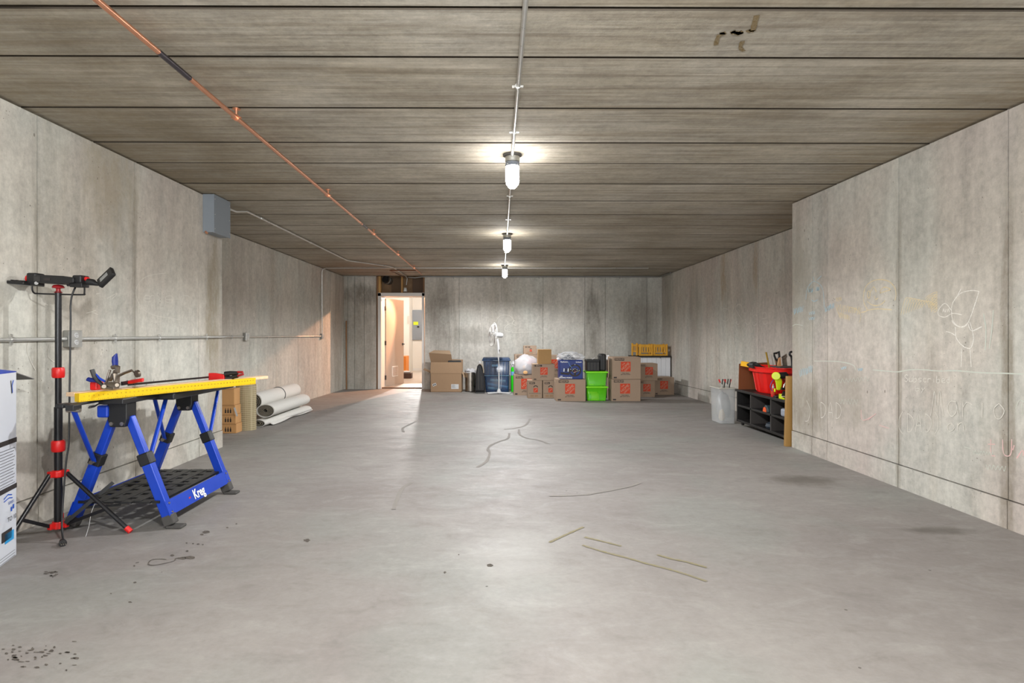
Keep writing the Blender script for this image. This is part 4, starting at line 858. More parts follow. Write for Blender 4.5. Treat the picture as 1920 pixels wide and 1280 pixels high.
# right panel: tilted so its lens also faces the room
p0 = Vector(hq(1490, 262)); p1 = Vector(hq(1700, 60)); dd = (p1-p0).normalized(); pr = Vector((0, 1, 0)); nn = Vector((-dd.z, 0, dd.x)).normalized()
nn = (nn*.55+Vector((0, -.83, 0))).normalized(); ww = dd.cross(nn).normalized(); L = (p1-p0).length
q = lambda a, b, c: p0+dd*a+ww*b+nn*c
m = MB(); m.hexa([q(0, -.035, -.012), q(L, -.035, -.012), q(L, .035, -.012), q(0, .035, -.012)], [q(0, -.035, .012), q(L, -.035, .012), q(L, .035, .012), q(0, .035, .012)]); h_ = m.build('side_lamp_panel', BLACK, t, bevel=.006)
m = MB(); m.hexa([q(.022, -.014, .012), q(L*.72, -.014, .012), q(L*.72, .014, .012), q(.022, .014, .012)], [q(.022, -.014, .0135), q(L*.72, -.014, .0135), q(L*.72, .014, .0135), q(.022, .014, .0135)]); m.build('lens', plain('frosted_lens_pale', (136, 138, 136), .3), h_)
m = MB(); m.tube([hq(1320, 225), hq(1400, 235), hq(1450, 258), hq(1490, 262)], [.020, .018, .011, .010], 10); m.build('swivel_arm', BLACK, t, smooth=True)
m = MB(); cp = [(1130, 315, 0), (1110, 350, -.01), (1075, 450, -.015), (1058, 600, -.02), (1060, 800, -.02)]
pts = [tuple(hq(x, y, dy)) for x, y, dy in cp]+[tuple(at(px, py, Y)) for px, py, Y in ((131, 700, 3.19), (130, 760, 3.18), (129, 830, 3.17), (124, 865, 3.16), (118, 940, 3.14), (116, 985, 3.10))]
pts += [(-2.29, 3.06, Z3+.02), (-2.27, 3.03, Z3+.02)]
m.tube(smooth(pts, 6), .0048, 8); cb = m.build('power_cord', BLACK, t, smooth=True)
m = MB(); m.tube([(-2.27, 3.03, Z3+.018), (-2.245, 3.0, Z3+.018)], [.014, .018], 12); m.build('plug', BLACK, cb, smooth=True)
m = MB()
for dy in (-.008, 0, .008): m.cone((-2.245+dy, 3.0+dy*.5, Z3+.018), (-2.228+dy, 2.982+dy*.5, Z3+.018), .0025, .0025, 6)
m.build('plug_pins', STEEL, cb)
o = MB().tube(smooth([(-2.26, 3.27, .285), (-2.25, 3.22, .24), (-2.235, 3.18, .18), (-2.225, 3.14, Z3+.003)], 5), .0013, 6).build('string', WHITE, smooth=True); prop(o, 'thin pale string hanging from the tray to the floor', 'string')

# ================================================================== WHITE CARTON at the left edge
c1 = Vector((-2.395, 2.89, 0)); c0 = Vector((-2.345, 2.735, 0)); dd = (c0-c1).normalized(); c0 = c1+dd*.62; nn = Vector((-dd.y, dd.x, 0))
if nn.x < 0: nn = -nn
TH = 1.047; W = .235; z0 = Z3
t = thing('white_carton', 'tall white printed carton with blue top flap, standing at the left edge', 'box', ((c0+c1)/2-nn*W/2)+Vector((0, 0, z0)))
q = lambda s_, w_, z: c1+dd*s_-nn*w_+Vector((0, 0, z)); LL = .62
WC = plain('white_carton_print', (206, 210, 218), .45, var=.02)
m = MB(); m.hexa([q(0, 0, z0), q(LL, 0, z0), q(LL, W, z0), q(0, W, z0)], [q(0, 0, TH), q(LL, 0, TH), q(LL, W, TH), q(0, W, TH)]); bd = m.build('body', WC, t, bevel=.003)
m = MB(); m.hexa([q(0, 0, TH), q(LL, 0, TH+.0), q(LL, .16, TH+.09), q(0, .14, TH+.02)], [q(0, 0, TH+.004), q(LL, 0, TH+.004), q(LL, .16, TH+.095), q(0, .14, TH+.025)]); m.build('blue_flap', BLUE, t)
# end flap poking out towards the wall side, dark underside
e = lambda a, w_, z: c1-dd*a-nn*w_+Vector((0, 0, z))
m = MB(); m.hexa([e(0, 0, TH-.006), e(.0, W, TH-.006), e(.25, W, TH-.06), e(.25, 0.02, TH-.055)], [e(0, 0, TH-.002), e(0, W, TH-.002), e(.25, W, TH-.056), e(.25, 0.02, TH-.051)]); m.build('end_flap', plain('flap_grey', (120, 120, 118), .7), t)
def onface(s_, z, off=.0015): return q(s_, -off, z)
def frect(s0, s1, z0_, z1_, mat, name): m = MB(); m.quad(onface(s1, z0_), onface(s0, z0_), onface(s0, z1_), onface(s1, z1_)); return m.build(name, mat, bd, fix=False)
def pz(py, px=24): Y = 2.87; return CZ-(py-VY)*Y/F
frect(0, LL, pz(829), pz(820), BLACKINK, 'printed_band'); frect(0, LL, pz(915), pz(906), BLACKINK, 'printed_band')
xd = -dd
for i in range(13): zl = pz(838+i*5.4); frect(.02+.01*(i % 3), .30-.02*(i % 4), zl-.0012, zl+.0012, BLACKINK, 'printed_line')
text('INSTRUCTIONS', .018, WHITEINK, bd, onface(.10, pz(824.5), .003), 'lettering', xd, (0, 0, 1)) if False else None
text('UP TO', .030, BLACKINK, bd, onface(.055, pz(968), .003), 'lettering', xd, (0, 0, 1)) if False else None
text('TO 10', .032, BLACKINK, bd, onface(.052, pz(967), .003), 'lettering', xd, (0, 0, 1))
text('SERIES', .020, plain('blue_ink', (30, 80, 160), .6), bd, onface(.062, pz(937), .003), 'lettering', xd, (0, 0, 1))
BI = plain('blue_print', (24, 84, 190), .6)
for sx_, zx in ((.035, 946), (.055, 949)):
    m = MB(); m.quad(onface(sx_+.008, pz(zx+5), .002), onface(sx_-.006, pz(zx+5), .002), onface(sx_-.006, pz(zx-3), .002), onface(sx_+.008, pz(zx-3), .002)); m.build('printed_icon', BI, bd, fix=False)
m = MB(); ribbon(m, [onface(.13, pz(925), .002), onface(.09, pz(920), .002), onface(.05, pz(924), .002)], .007, nn); ribbon(m, [onface(.13, pz(930), .002), onface(.08, pz(927), .002), onface(.045, pz(930), .002)], .006, nn); m.build('printed_swoosh', BI, bd, fix=False)
frect(.03, .12, pz(1008), pz(990), plain('cyan_print', (40, 150, 210), .6), 'printed_picture'); frect(.05, .15, pz(1003), pz(984), BLACKINK, 'printed_picture')
for i in range(4): zl = pz(1030+i*5); frect(.02, .3, zl-.001, zl+.001, BLACKINK, 'printed_line')
m = MB(); ribbon(m, [onface(.035, pz(712), .002), onface(.05, pz(722), .002), onface(.045, pz(735), .002)], .008, nn); m.build('printed_picture', BI, bd, fix=False)
m = MB(); ribbon(m, [onface(.062, pz(712), .002), onface(.05, pz(736), .002)], .008, nn); m.build('printed_picture', BLACKINK, bd, fix=False)

# ================================================================== LEFT RECESS: small cartons, mat, rolls
YS = 6.5; fs_ = fz(YS)
SB = cardboard('small_carton_board', (198, 150, 98))
rows = [(815, 797), (797, 780), (780, 762), (762, 731)]
wordsb = ['bottom of the stack', 'second from the bottom of the stack', 'third in the stack, with a torn label', 'taller plain one on top of the stack']
zc_prev = fs_
for i, ((yb_, yt_), wd) in enumerate(zip(rows, wordsb)):
    h = (yb_-yt_)*YS/F; x0 = -3.30+.01*(i % 2); x1 = at(443-(i*1.3), 0, YS).x
    t = thing('small_carton', 'small brown carton, '+wd+' behind the workbench', 'box', ((x0+x1)/2, YS+.12, zc_prev), 0, 'small cartons stacked at the wall')
    m = MB(); m.box(x0, x1, YS, YS+.15, zc_prev, zc_prev+h-.002); b_ = m.build('carton', SB, t, bevel=.003)
    if i < 3:
        for k, dx in enumerate((0, .028, .056)):
            m = MB(); xx = at(420, 0, YS).x+dx+.018; zz0 = zc_prev+.018
            m.prism([(-.008, 0), (.008, 0), (.008, .035), (.003, .045), (.003, .062), (-.003, .062), (-.003, .045), (-.008, .035)], lambda u, v, w_: Vector((xx+u, YS-w_, zz0+v*.9)), 0, .0015); m.build('printed_bottle', BLACKINK, b_)
    m = MB(); m.box(x0+.01, x1-.002, YS-.001, YS, zc_prev+h-.012, zc_prev+h-.009); m.build('flap_seam', OLDWOOD, b_)
    zc_prev += h
o = MB().add([at(438, 765, YS-.02), at(441, 763, YS-.02), at(446, 779, YS-.03), at(443.5, 781, YS-.03)], [(0, 1, 2, 3)]).build('paper_label', WHITE, fix=False, thick=.002); prop(o, 'small loose white paper label peeling from the carton stack', 'label')
t = thing('woven_mat', 'upright roll of beige woven grid matting beside the small cartons', 'mat roll', (at(459, 0, 6.75).x, 6.78, fz(6.75)))
cxm = at(459.5, 0, 6.75).x; m = MB(); prof = []
N = 28; R0 = .112
pts = [(cxm+math.cos(a)*R0*1.02, 6.78+math.sin(a)*R0*.9) for a in [2*PI*i/N for i in range(N)]]
zt = CZ-(722-VY)*6.7/F
m.prism(pts, lambda u, v, w_: Vector((u, v, w_)), fz(6.75), zt); m.build('outer_wrap', BAMBOO, t, smooth=True)
sp_ = [(cxm+math.cos(a)*(R0*(1-.06*a/PI)), 6.78+math.sin(a)*(R0*.9*(1-.06*a/PI)), zt+.002) for a in [PI*i/8 for i in range(60)]]
m = MB(); m.tube(sp_, .003, 4); m.build('rolled_edge', BAMBOO, t)
g = thing('woven_mat_edge', None, None); bpy.data.objects.remove(g)
# white rolls
def roll(name, label, a, b, r, cat, turns=3.2, flat=1.0, strap_=None):
    a = Vector(a); b = Vector(b); d = (b-a).normalized(); s_ = Vector((d.y, -d.x, 0)).normalized(); u = Vector((0, 0, 1)); t = thing(name, label, cat, (a+b)/2-u*r*flat)
    N = 36; m = MB(); vs = []
    for p in (a, b):
        for i in range(N): th = 2*PI*i/N; vs.append(p+s_*math.cos(th)*r+u*math.sin(th)*r*flat)
    for p in (a, b):
        for i in range(N): th = 2*PI*i/N; vs.append(p+s_*math.cos(th)*r*.9+u*math.sin(th)*r*.9*flat)
    fs = [(i, (i+1) % N, N+(i+1) % N, N+i) for i in range(N)]+[(i, 2*N+i, 2*N+(i+1) % N, (i+1) % N) for i in range(N)]+[(N+i, N+(i+1) % N, 3*N+(i+1) % N, 3*N+i) for i in range(N)]+[(2*N+i, 3*N+i, 3*N+(i+1) % N, 2*N+(i+1) % N) for i in range(N)]
    m.add(vs, fs); m.build('outer_wrap', RUG, t, smooth=True)
    # inner spiral
    m = MB(); K = int(turns*18); pa = []
    for i in range(K+1):
        th = 2*PI*turns*i/K; rr = r*.88*(1-.75*i/K); pa.append((math.cos(th)*rr, math.sin(th)*rr*flat))
    vs = []
    for (c_, s2) in pa: vs += [a+d*.01+s_*c_+u*s2, b-d*.01+s_*c_+u*s2]
    m.add(vs, [(2*i, 2*i+1, 2*i+3, 2*i+2) for i in range(K)]); m.build('inner_layers', RUGD, t, thick=.010, fix=False)
    if strap_:
        m = MB(); p = a.lerp(b, strap_); vs = []
        m.tube([p+s_*math.cos(2*PI*i/N)*(r+.002)+u*math.sin(2*PI*i/N)*(r+.002)*flat for i in range(N)], .006, 6, closed=True); m.build('strap', BLACK, t)
    return t
ra = at(486, 752, 7.15); rb = at(560, 739.5, 8.85)
roll('rug_roll', 'white-backed rug roll with a black strap, top one of the pile', (ra.x-.05, 7.1, ra.z+.002), (rb.x-.02, 8.7, ra.z-.015), .103, 'rug', strap_=.55)
fb = fz(7.6)
rc = at(497, 779, 7.05)
roll('rug_roll', 'loosely rolled thick rug under the strapped roll, ragged edge', (rc.x+.00, 7.06, .292), (at(565, 0, 8.5).x, 8.55, .262), .112, 'rug', 4.2, .72)
roll('rug_roll', 'flattened olive-lined rug roll lying on the floor under the others', (at(484, 0, 7.0).x+.01, 6.98, fz(7)+.045), (at(578, 0, 8.6).x+.0, 8.5, fz(8.6)+.055), .085, 'rug', 2.2, .52)
# draped sheet edge over the lower rolls
t = thing('rug_sheet', 'long white rug edge fanned out on the floor in front of the rolls', 'rug', (at(545, 0, 7.9).x, 7.8, fz(7.8)))
P0 = Vector((at(508, 0, 7.2).x, 7.12, 0)); P1 = Vector((at(573, 0, 8.5).x, 8.62, 0)); dS = (P1-P0); nS = Vector((dS.y, -dS.x, 0)).normalized()
def sh(u, v):
    p = P0+dS*v; w_ = (u-1)*(.30+.05*v)+.02*math.sin(v*9)
    q = p+nS*(w_+.06); z = fz(q.y)+.012+.19*(1-u)**1.2*(1-.25*v)+.012*abs(math.sin(v*5+u*3)); return Vector((q.x, q.y, z))
m = MB(); m.grid(10, 22, sh); m.build('sheet', RUG, t, smooth=True, fix=False, thick=.014)

# ================================================================== CARTONS at the back
def carton(label, x0p, x1p, ytp, ybp, Y=None, depth=.40, z0=None, kind='medium', prints=True, mat=None, group='printed moving cartons', size=None, logo=(.34, .42, .30), tag_='MEDIUM', rz=0):
    """front face from pixel columns/rows at distance Y; rests on z0"""
    if Y is None: v = onfloor((x0p+x1p)/2, ybp); Y = v.y
    X0 = (x0p-VX)*Y/F; X1 = (x1p-VX)*Y/F
    zb_ = fz(Y) if z0 is None else z0
    zt_ = CZ-(ytp-VY)*Y/F
    mat = mat or K_BODY
    t = thing('carton', label, 'box', ((X0+X1)/2, Y+depth/2, zb_), 0, group)
    W = X1-X0; H = zt_-zb_
    m = MB(); m.box(X0, X1, Y, Y+depth, zb_, zt_-.006); b = m.build('body', mat, t, bevel=.003)
    for s_ in (0, 1):
        m = MB(); m.box(X0, X1, Y+depth/2*s_+.002*s_, Y+depth/2*(1+s_)-.002*(1-s_), zt_-.006, zt_); m.build('top_flap', mat, t, bevel=.001)
    m = MB(); m.box(X0-.001, X1+.001, Y+depth/2-.03, Y+depth/2+.03, zt_, zt_+.001); m.box(X0-.0015, X0-.0005, Y+depth/2-.03, Y+depth/2+.03, zt_-.06, zt_); m.build('tape', TAPE, t)
    if prints:
        yf = Y-.0015
        if kind == 'medium':
            lx, lz, ls = logo; cx_ = X0+W*(lx+.13); s_ = ls*H*1.5; cz_ = zb_+H*(.57)
            sq = MB(); sq.quad((cx_-s_/2, yf, cz_-s_/2), (cx_+s_/2, yf, cz_-s_/2), (cx_+s_/2, yf, cz_+s_/2), (cx_-s_/2, yf, cz_+s_/2)); sqo = sq.build('printed_logo', ORANGE, b, fix=False)
            c45 = Vector((math.cos(math.radians(42)), 0, math.sin(math.radians(42)))); u45 = Vector((-c45.z, 0, c45.x))
            text('HOME', s_*.36, BOARDINK, b, Vector((cx_, yf-.001, cz_))+u45*s_*.03, 'logo_lettering', c45, u45, 0)
            text('THE', s_*.20, BOARDINK, b, Vector((cx_, yf-.001, cz_))+u45*s_*.33, 'logo_lettering', c45, u45, 0)
            text('DEPOT', s_*.24, BOARDINK, b, Vector((cx_, yf-.001, cz_))-u45*s_*.27, 'logo_lettering', c45, u45, 0)
            text('How doers\nget more done.', H*.07, BLACKINK, b, (cx_, yf-.0005, cz_-s_/2-H*.10), 'lettering', bold=.012, line=.8)
            m = MB(); m.quad((X0+W*.08, yf, zt_-H*.15), (X0+W*.42, yf, zt_-H*.15), (X0+W*.42, yf, zt_-H*.045), (X0+W*.08, yf, zt_-H*.045)); m.build('printed_label', BLACKINK, b, fix=False)
            text(tag_, H*.095, BOARDINK, b, (X0+W*.25, yf-.001, zt_-H*.10), 'lettering', bold=.01, sx=1.15)
            m = MB(); m.quad((X0+W*.05, yf, zb_+H*.04), (X0+W*.16, yf, zb_+H*.04), (X0+W*.16, yf, zb_+H*.10), (X0+W*.05, yf, zb_+H*.10)); m.build('printed_symbol', BLACKINK, b, fix=False)
        else:
            s_ = H*.24; cx_ = X0+W*.55; cz_ = zb_+H*.45
            m = MB(); m.quad((cx_-s_/2, yf, cz_-s_/2), (cx_+s_/2, yf, cz_-s_/2), (cx_+s_/2, yf, cz_+s_/2), (cx_-s_/2, yf, cz_+s_/2)); m.build('printed_logo', ORANGE, b, fix=False)
            c45 = Vector((.74, 0, .67)); u45 = Vector((-.67, 0, .74)); text('HOME', s_*.33, BOARDINK, b, (cx_, yf-.001, cz_), 'logo_lettering', c45, u45, 0)
            m = MB(); m.prism([(math.cos(PI*i/10)*H*.13, math.sin(PI*i/10)*H*.10) for i in range(11)], lambda u, v, w_: Vector((cx_+u, Y-.002+w_, zb_+H*.62+v)), 0, .002); hh = m.build('hand_hole', BLACKINK, b)
            m = MB(); m.prism([(math.cos(PI*i/10)*H*.08, math.sin(PI*i/10)*H*.05) for i in range(11)], lambda u, v, w_: Vector((cx_+u, Y-.004+w_, zb_+H*.62+v)), 0, .002); m.build('hand_hole_flap', K_EDGE, b)
            text('HOW DOERS GET MORE DONE.', H*.047, BLACKINK, b, (cx_-W*.05, yf-.0005, zb_+H*.28), 'lettering', bold=.012, sx=1.0)
            m = MB(); m.quad((X0+W*.12, yf, zt_-H*.20), (X0+W*.50, yf, zt_-H*.20), (X0+W*.50, yf, zt_-H*.10), (X0+W*.12, yf, zt_-H*.10)); m.build('printed_label', BLACKINK, b, fix=False)
            text('SMALL', H*.085, BOARDINK, b, (X0+W*.31, yf-.001, zt_-H*.15), 'lettering', bold=.01)
            for k in (0, 1): m = MB(); m.quad((X0+W*(.18+.3*k), yf, zb_+H*.08), (X0+W*(.42+.3*k), yf, zb_+H*.08), (X0+W*(.42+.3*k), yf, zb_+H*.20), (X0+W*(.18+.3*k), yf, zb_+H*.20)); m.build('printed_panel', plain('pale_brown_ink', (150, 118, 92), .8) if k == 9 else K_OLD, b, fix=False)
    return t, Y, zt_, (X0, X1)
_, Yf, zf1, _x = carton('wide orange-logo carton on the floor, under the blue game wheel box', 1043, 1098, 711, 752)
_, _, zi1, _x = carton('wide orange-logo carton on the floor, right of the green tubs, lower of two', 1146.5, 1201, 710.5, 751.8)
carton('wide orange-logo carton, upper one of the pair right of the green tubs', 1148, 1201.5, 669.5, 710, Y=Yf, z0=zi1+.002)
_, Ya, za, _ = carton('orange-logo carton on the floor beside the fan, under the white plastic bag', 963.5, 1006, 703, 741, depth=.4, logo=(.42, .42, .34))
_, Yc, zsm1, _ = carton('small hand-hole carton on the floor, left of the front pair', 989.5, 1016.5, 713, 746.5, kind='small', depth=.30)
carton('small hand-hole carton on the floor, right of the front pair', 1018, 1044, 713, 746.5, kind='small', depth=.30)
_, Y7, z7, _ = carton('orange-logo carton stacked on the two small front cartons', 999, 1040, 682.5, 713, Y=Yc, z0=zsm1+.002, depth=.34, tag_='SMALL', logo=(.38, .4, .30))
carton('plain tan unprinted carton on top of the front stack', 1009, 1034, 655, 682, Y=Yc+.02, z0=z7+.002, depth=.28, prints=False, mat=K_TAN, group='plain cartons')
# back row, against the wall
_, _, zb1, _ = carton('lower carton at the wall behind the white bag', 967, 1012, 700, 737.5, Y=11.75, depth=.38, prints=False)
_, _, zb2, _ = carton('carton with black label at the wall, seen above the white bag', 965, 1010, 664.5, 700, Y=11.75, z0=zb1+.002, depth=.38, logo=(.9, .4, .01) if False else (.55, .42, .28))
carton('highest carton of all, small with a hand hole, against the back wall', 982, 1006, 648, 664.5, Y=11.8, z0=zb2+.002, depth=.26, kind='small')
_, _, zb4, _ = carton('lower carton at the wall behind the tan carton', 1014, 1051, 703, 737.5, Y=11.6, depth=.38, prints=False)
carton('carton with an orange logo peeking between the tan carton and the film bag', 1014, 1051, 666, 703, Y=11.6, z0=zb4+.002, depth=.38, logo=(.62, .4, .30))
_, Yj, zj, _ = carton('shadowed orange-logo carton on the floor behind the right-hand pair', 1192, 1228, 713.5, 744, depth=.36, logo=(.45, .4, .30))
carton('shadowed orange-logo carton stacked behind the right-hand pair', 1195, 1233, 681.5, 713, Y=Yj, z0=zj+.002, depth=.36, logo=(.45, .4, .30))
_, _, zk, _ = carton('rightmost low orange-logo carton in front of the white cabinet', 1227, 1264, 707.5, 740, depth=.38, logo=(.36, .4, .30))
# open carton
Yo = onfloor(836, 735).y; XO0 = (807-VX)*Yo/F; XO1 = (866-VX)*Yo/F; zo = fz(Yo); zt_ = CZ-(699-VY)*Yo/F; DO = .42
t = thing('open_carton', 'large open brown carton with raised flaps beside the doorway', 'box', ((XO0+XO1)/2, Yo+DO/2, zo))
m = MB(); th = .006
m.box(XO0, XO1, Yo, Yo+th, zo, zt_); m.box(XO0, XO1, Yo+DO-th, Yo+DO, zo, zt_); m.box(XO0, XO0+th, Yo, Yo+DO, zo, zt_); m.box(XO1-th, XO1, Yo, Yo+DO, zo, zt_); m.box(XO0, XO1, Yo, Yo+DO, zo, zo+th)
bo = m.build('body', K_OLD, t)
zt2 = CZ-(679-VY)*Yo/F
def flap(pts, mat=K_OLD): m = MB(); m.add(pts, [(0, 1, 2, 3)]); return m.build('flap', mat, t, fix=False, thick=.005)
flap([(XO0, Yo-.002, zt_-.008), (XO1, Yo-.002, zt_-.008), (XO1-.005, Yo+.03, zt2), (XO0+.005, Yo+.03, zt2)])
bk = lambda px, py, Y=Yo+DO: at(px, py, Y)
flap([(XO0+.01, Yo+DO, zt_), (XO1-.2, Yo+DO, zt_), bk(846, 664, Yo+DO-.12), bk(804, 661, Yo+DO-.12)])
flap([bk(804, 661.5, Yo+DO-.125), bk(846, 664.5, Yo+DO-.125), bk(843, 657, Yo+DO+.05), bk(814, 656.5, Yo+DO+.05)], K_EDGE)
flap([(XO0, Yo+.01, zt_), (XO0, Yo+DO-.01, zt_), at(796, 690, Yo+DO-.05), at(793, 693, Yo+.05)])
flap([(XO1, Yo+.01, zt_), (XO1, Yo+DO-.01, zt_), at(874, 700, Yo+DO-.05), at(871, 709, Yo+.05)], K_EDGE)
flap([(XO0+.3, Yo+DO-.01, zt_), (XO1, Yo+DO-.01, zt_), at(868, 674, Yo+DO+.05), at(845, 673, Yo+DO+.05)], K_OLD)
m = MB(); a_ = at(846, 681, Yo); m.box(XO0+.36, XO1-.03, Yo+.06, Yo+.30, zo+.02, CZ-(676.5-VY)*Yo/F); m.build('black_contents', BLACK, t, bevel=.01)
yf = Yo-.0015
m = MB(); q0 = at(846, 729, yf); q1 = at(860, 720, yf); m.quad((q0.x, yf, q0.z), (q1.x, yf, q0.z), (q1.x, yf, q1.z), (q0.x, yf, q1.z)); m.build('paper_label', WHITE, bo, fix=False)
for i in range(4): 
    m = MB(); zz_ = q1.z-.02-.018*i; m.quad((q0.x+.01, yf-.001, zz_), (q0.x+.07+.02*(i % 2), yf-.001, zz_), (q0.x+.07+.02*(i % 2), yf-.001, zz_+.005), (q0.x+.01, yf-.001, zz_+.005)); m.build('printed_line', BLACKINK, bo, fix=False)
c_ = at(814.5, 721, yf); ca, sa = math.cos(.4), math.sin(.4)
rr = lambda u, v, o_=0: (c_.x+u*ca-v*sa, yf-o_, c_.z+u*sa+v*ca)
m = MB(); m.quad(rr(-.04, -.026), rr(.04, -.026), rr(.04, .026), rr(-.04, .026)); m.build('round_sticker_label', WHITE, bo, fix=False)
for sx_ in (-.017, .017):
    m = MB(); m.add([Vector(rr(sx_+math.cos(2*PI*i/10)*.014, math.sin(2*PI*i/10)*.016, .001)) for i in range(10)], [tuple(range(10))]); m.build('printed_dot', BLACKINK, bo, fix=False)

# steel bin
Yt = 12.2; c_ = at(882, 0, Yt)
t = thing('steel_bin', 'round brushed steel waste bin beside the open carton', 'bin', (c_.x, Yt, fz(Yt)))
r_ = 10*Yt/F; zt_ = CZ-(694-VY)*Yt/F
m = MB(); m.lathe([(r_*.96, fz(Yt)+.015), (r_, zt_-.03), (r_*.98, zt_-.03), (r_*.94, fz(Yt)+.03)], (c_.x, Yt, 0), 32); m.build('body', STEEL, t, smooth=True)
m = MB(); m.lathe([(r_*1.0, zt_-.03), (r_*1.03, zt_-.02), (r_*.98, zt_), (r_*.9, zt_-.02)], (c_.x, Yt, 0), 32); m.build('rim', BLACK, t, smooth=True)
m = MB(); m.lathe([(r_*.97, fz(Yt)), (r_*.99, fz(Yt)+.016)], (c_.x, Yt, 0), 32); m.build('base', BLACK, t, smooth=True)
m = MB(); m.lathe([(0, .02), (r_*.5, .035), (r_*1.0, .01), (r_*1.04, -.03), (r_*1.02, -.05)], (c_.x, Yt, zt_-.005), 20)
for v in m.v: v.z += random.uniform(-.012, .02)
m.build('bag_liner', FILM2, t, smooth=True)
# black bag
Yg = 11.75; t = thing('black_bag', 'tall narrow black zipped bag between the steel bin and the blue tub', 'bag', (at(899.5, 0, Yg).x, Yg+.05, fz(Yg)))
def pbag(px, py): return px, py
m = MB(); m.prism([(891, 733.5), (909, 733.5), (908, 700), (903, 685), (899, 681.5), (895, 686), (892, 700)], lambda u, v, w_: at(u, v, Yg)+Vector((0, w_, 0)), 0, .18); m.build('body', plain('black_nylon', (22, 22, 26), .6), t, bevel=.02)
for v in [0]: pass
m = MB(); m.tube([at(897, 690, Yg-.015), at(896.5, 710, Yg-.015), at(897, 730, Yg-.015)], .009, 8); m.tube([at(902.5, 705, Yg-.015), at(902, 728, Yg-.015)], .006, 8); m.build('zip', DGREY, t, smooth=True)
m = MB(); m.tube(smooth([tuple(at(899, 682, Yg)), tuple(at(903, 683, Yg-.02)), tuple(at(906, 690, Yg-.03)), tuple(at(907, 699, Yg-.03))], 4), .012, 8, flat=.4); m.build('strap', plain('strap_tan', (140, 128, 112), .7), t, smooth=True)
m = MB(); m.lathe([(0, 0), (.02, .0), (.022, .03), (0, .045)], at(899.5, 681, Yg+.03), 12); m.build('cap', WHITE, t, smooth=True)
m = MB(); m.box(at(891, 0, Yg).x, at(909, 0, Yg).x, Yg, Yg+.2, fz(Yg), fz(Yg)+.03); m.build('base', BLACK, t, bevel=.008)
# blue tub
Yu = 12.0; x0, x1 = at(904, 0, Yu).x, at(957, 0, Yu).x; xb0, xb1 = at(911, 0, Yu).x, at(954, 0, Yu).x; ztop = CZ-(672-VY)*Yu/F; zb0 = fz(Yu)
def tapered(nm, mat, parent, X0, X1, B0, B1, Y0, Y1, z0, z1, ins=.03, wall=.004, open_=False):
    m = MB(); lo = [(B0, Y0+ins), (B1, Y0+ins), (B1, Y1-ins), (B0, Y1-ins)]; hi = [(X0, Y0), (X1, Y0), (X1, Y1), (X0, Y1)]
    def rr_(q, r, z):
        out = []
        (ax, ay), (bx_, by), (cx2, cy), (dx, dy) = q
        for (px, py, a0) in ((ax+r, ay+r, 180), (bx_-r, by+r, 270), (cx2-r, cy-r, 0), (dx+r, dy-r, 90)):
            for k in range(5): a_ = math.radians(a0+22.5*k); out.append(Vector((px+r*math.cos(a_), py+r*math.sin(a_), z)))
        return out
    a_ = rr_(lo, .03, z0); b_ = rr_(hi, .03, z1); n = len(a_)
    m.add(a_+b_, [tuple(range(n-1, -1, -1))]+[(i, (i+1) % n, n+(i+1) % n, n+i) for i in range(n)]+([] if open_ else [tuple(range(n, 2*n))]))
    return m.build(nm, mat, parent, smooth=True, thick=wall)
t = thing('blue_storage_tub', 'large translucent blue lidded storage tub behind the white fan', 'tub', ((x0+x1)/2, Yu+.2, zb0))
body = tapered('body', BLUET, t, x0+.02, x1-.02, xb0, xb1, Yu, Yu+.42, zb0+.004, ztop-.03, open_=True)
m = MB(); m.box(x0-.005, x1+.005, Yu-.015, Yu+.435, ztop-.05, ztop-.02); m.box(x0+.015, x1-.015, Yu+.005, Yu+.415, ztop-.02, ztop+.015); m.build('lid', NAVY, t, bevel=.01)
m = MB(); q0 = at(922, 687, Yu); q1 = at(933, 683, Yu); m.box(q0.x, q1.x, Yu-.012, Yu+.01, q0.z, q1.z); m.build('embossed_plate', plain('embossed_blue', (70, 110, 140), .4), t, bevel=.002)
m = MB(); m.box(x0+.03, x1-.03, Yu+.006, Yu+.018, CZ-(704.5-VY)*Yu/F, CZ-(703.5-VY)*Yu/F); m.build('moulded_line', plain('line_blue', (90, 130, 150), .4), t)
m = MB()
for px in (912, 918, 944, 950): q = at(px, 0, Yu); m.bar((q.x, Yu+.004, ztop-.06), ((q.x-(x0+x1)/2)*.93+(x0+x1)/2, Yu+.024, zb0+.24), .01, .012, up=(0, 1, 0))
m.build('rib', NAVY, t)
m = MB(); m.box(at(924, 0, Yu).x, at(934, 0, Yu).x, Yu-.022, Yu-.01, ztop-.04, ztop-.03); m.build('latch', plain('latch_grey', (140, 160, 175), .4), t)
LB = plain('light_blue_foam', (120, 180, 220), .6); PB = plain('pale_cyan_foam', (160, 215, 228), .6)
for i, (a_, b_, mt, wd) in enumerate((((918, 712), (948, 714.5), PB, 'upper pale blue foam roll inside the blue tub'), ((914, 719), (938, 724), LB, 'middle light blue foam roll inside the blue tub'), ((930, 722.5), (952, 726), LB, 'right light blue foam roll inside the blue tub'), ((915, 727), (934, 729), PB, 'lowest pale blue foam roll inside the blue tub'))):
    p = at(*a_, Yu+.066); q = at(*b_, Yu+.066); m = MB(); m.tube([p, q], .028, 14); m.cone(p, p+(q-p)*.02, .03, .03, 14)
    t2 = m.build('foam_roll', mt, smooth=True); prop(t2, wd, 'roll', 'foam rolls in the blue tub'); 
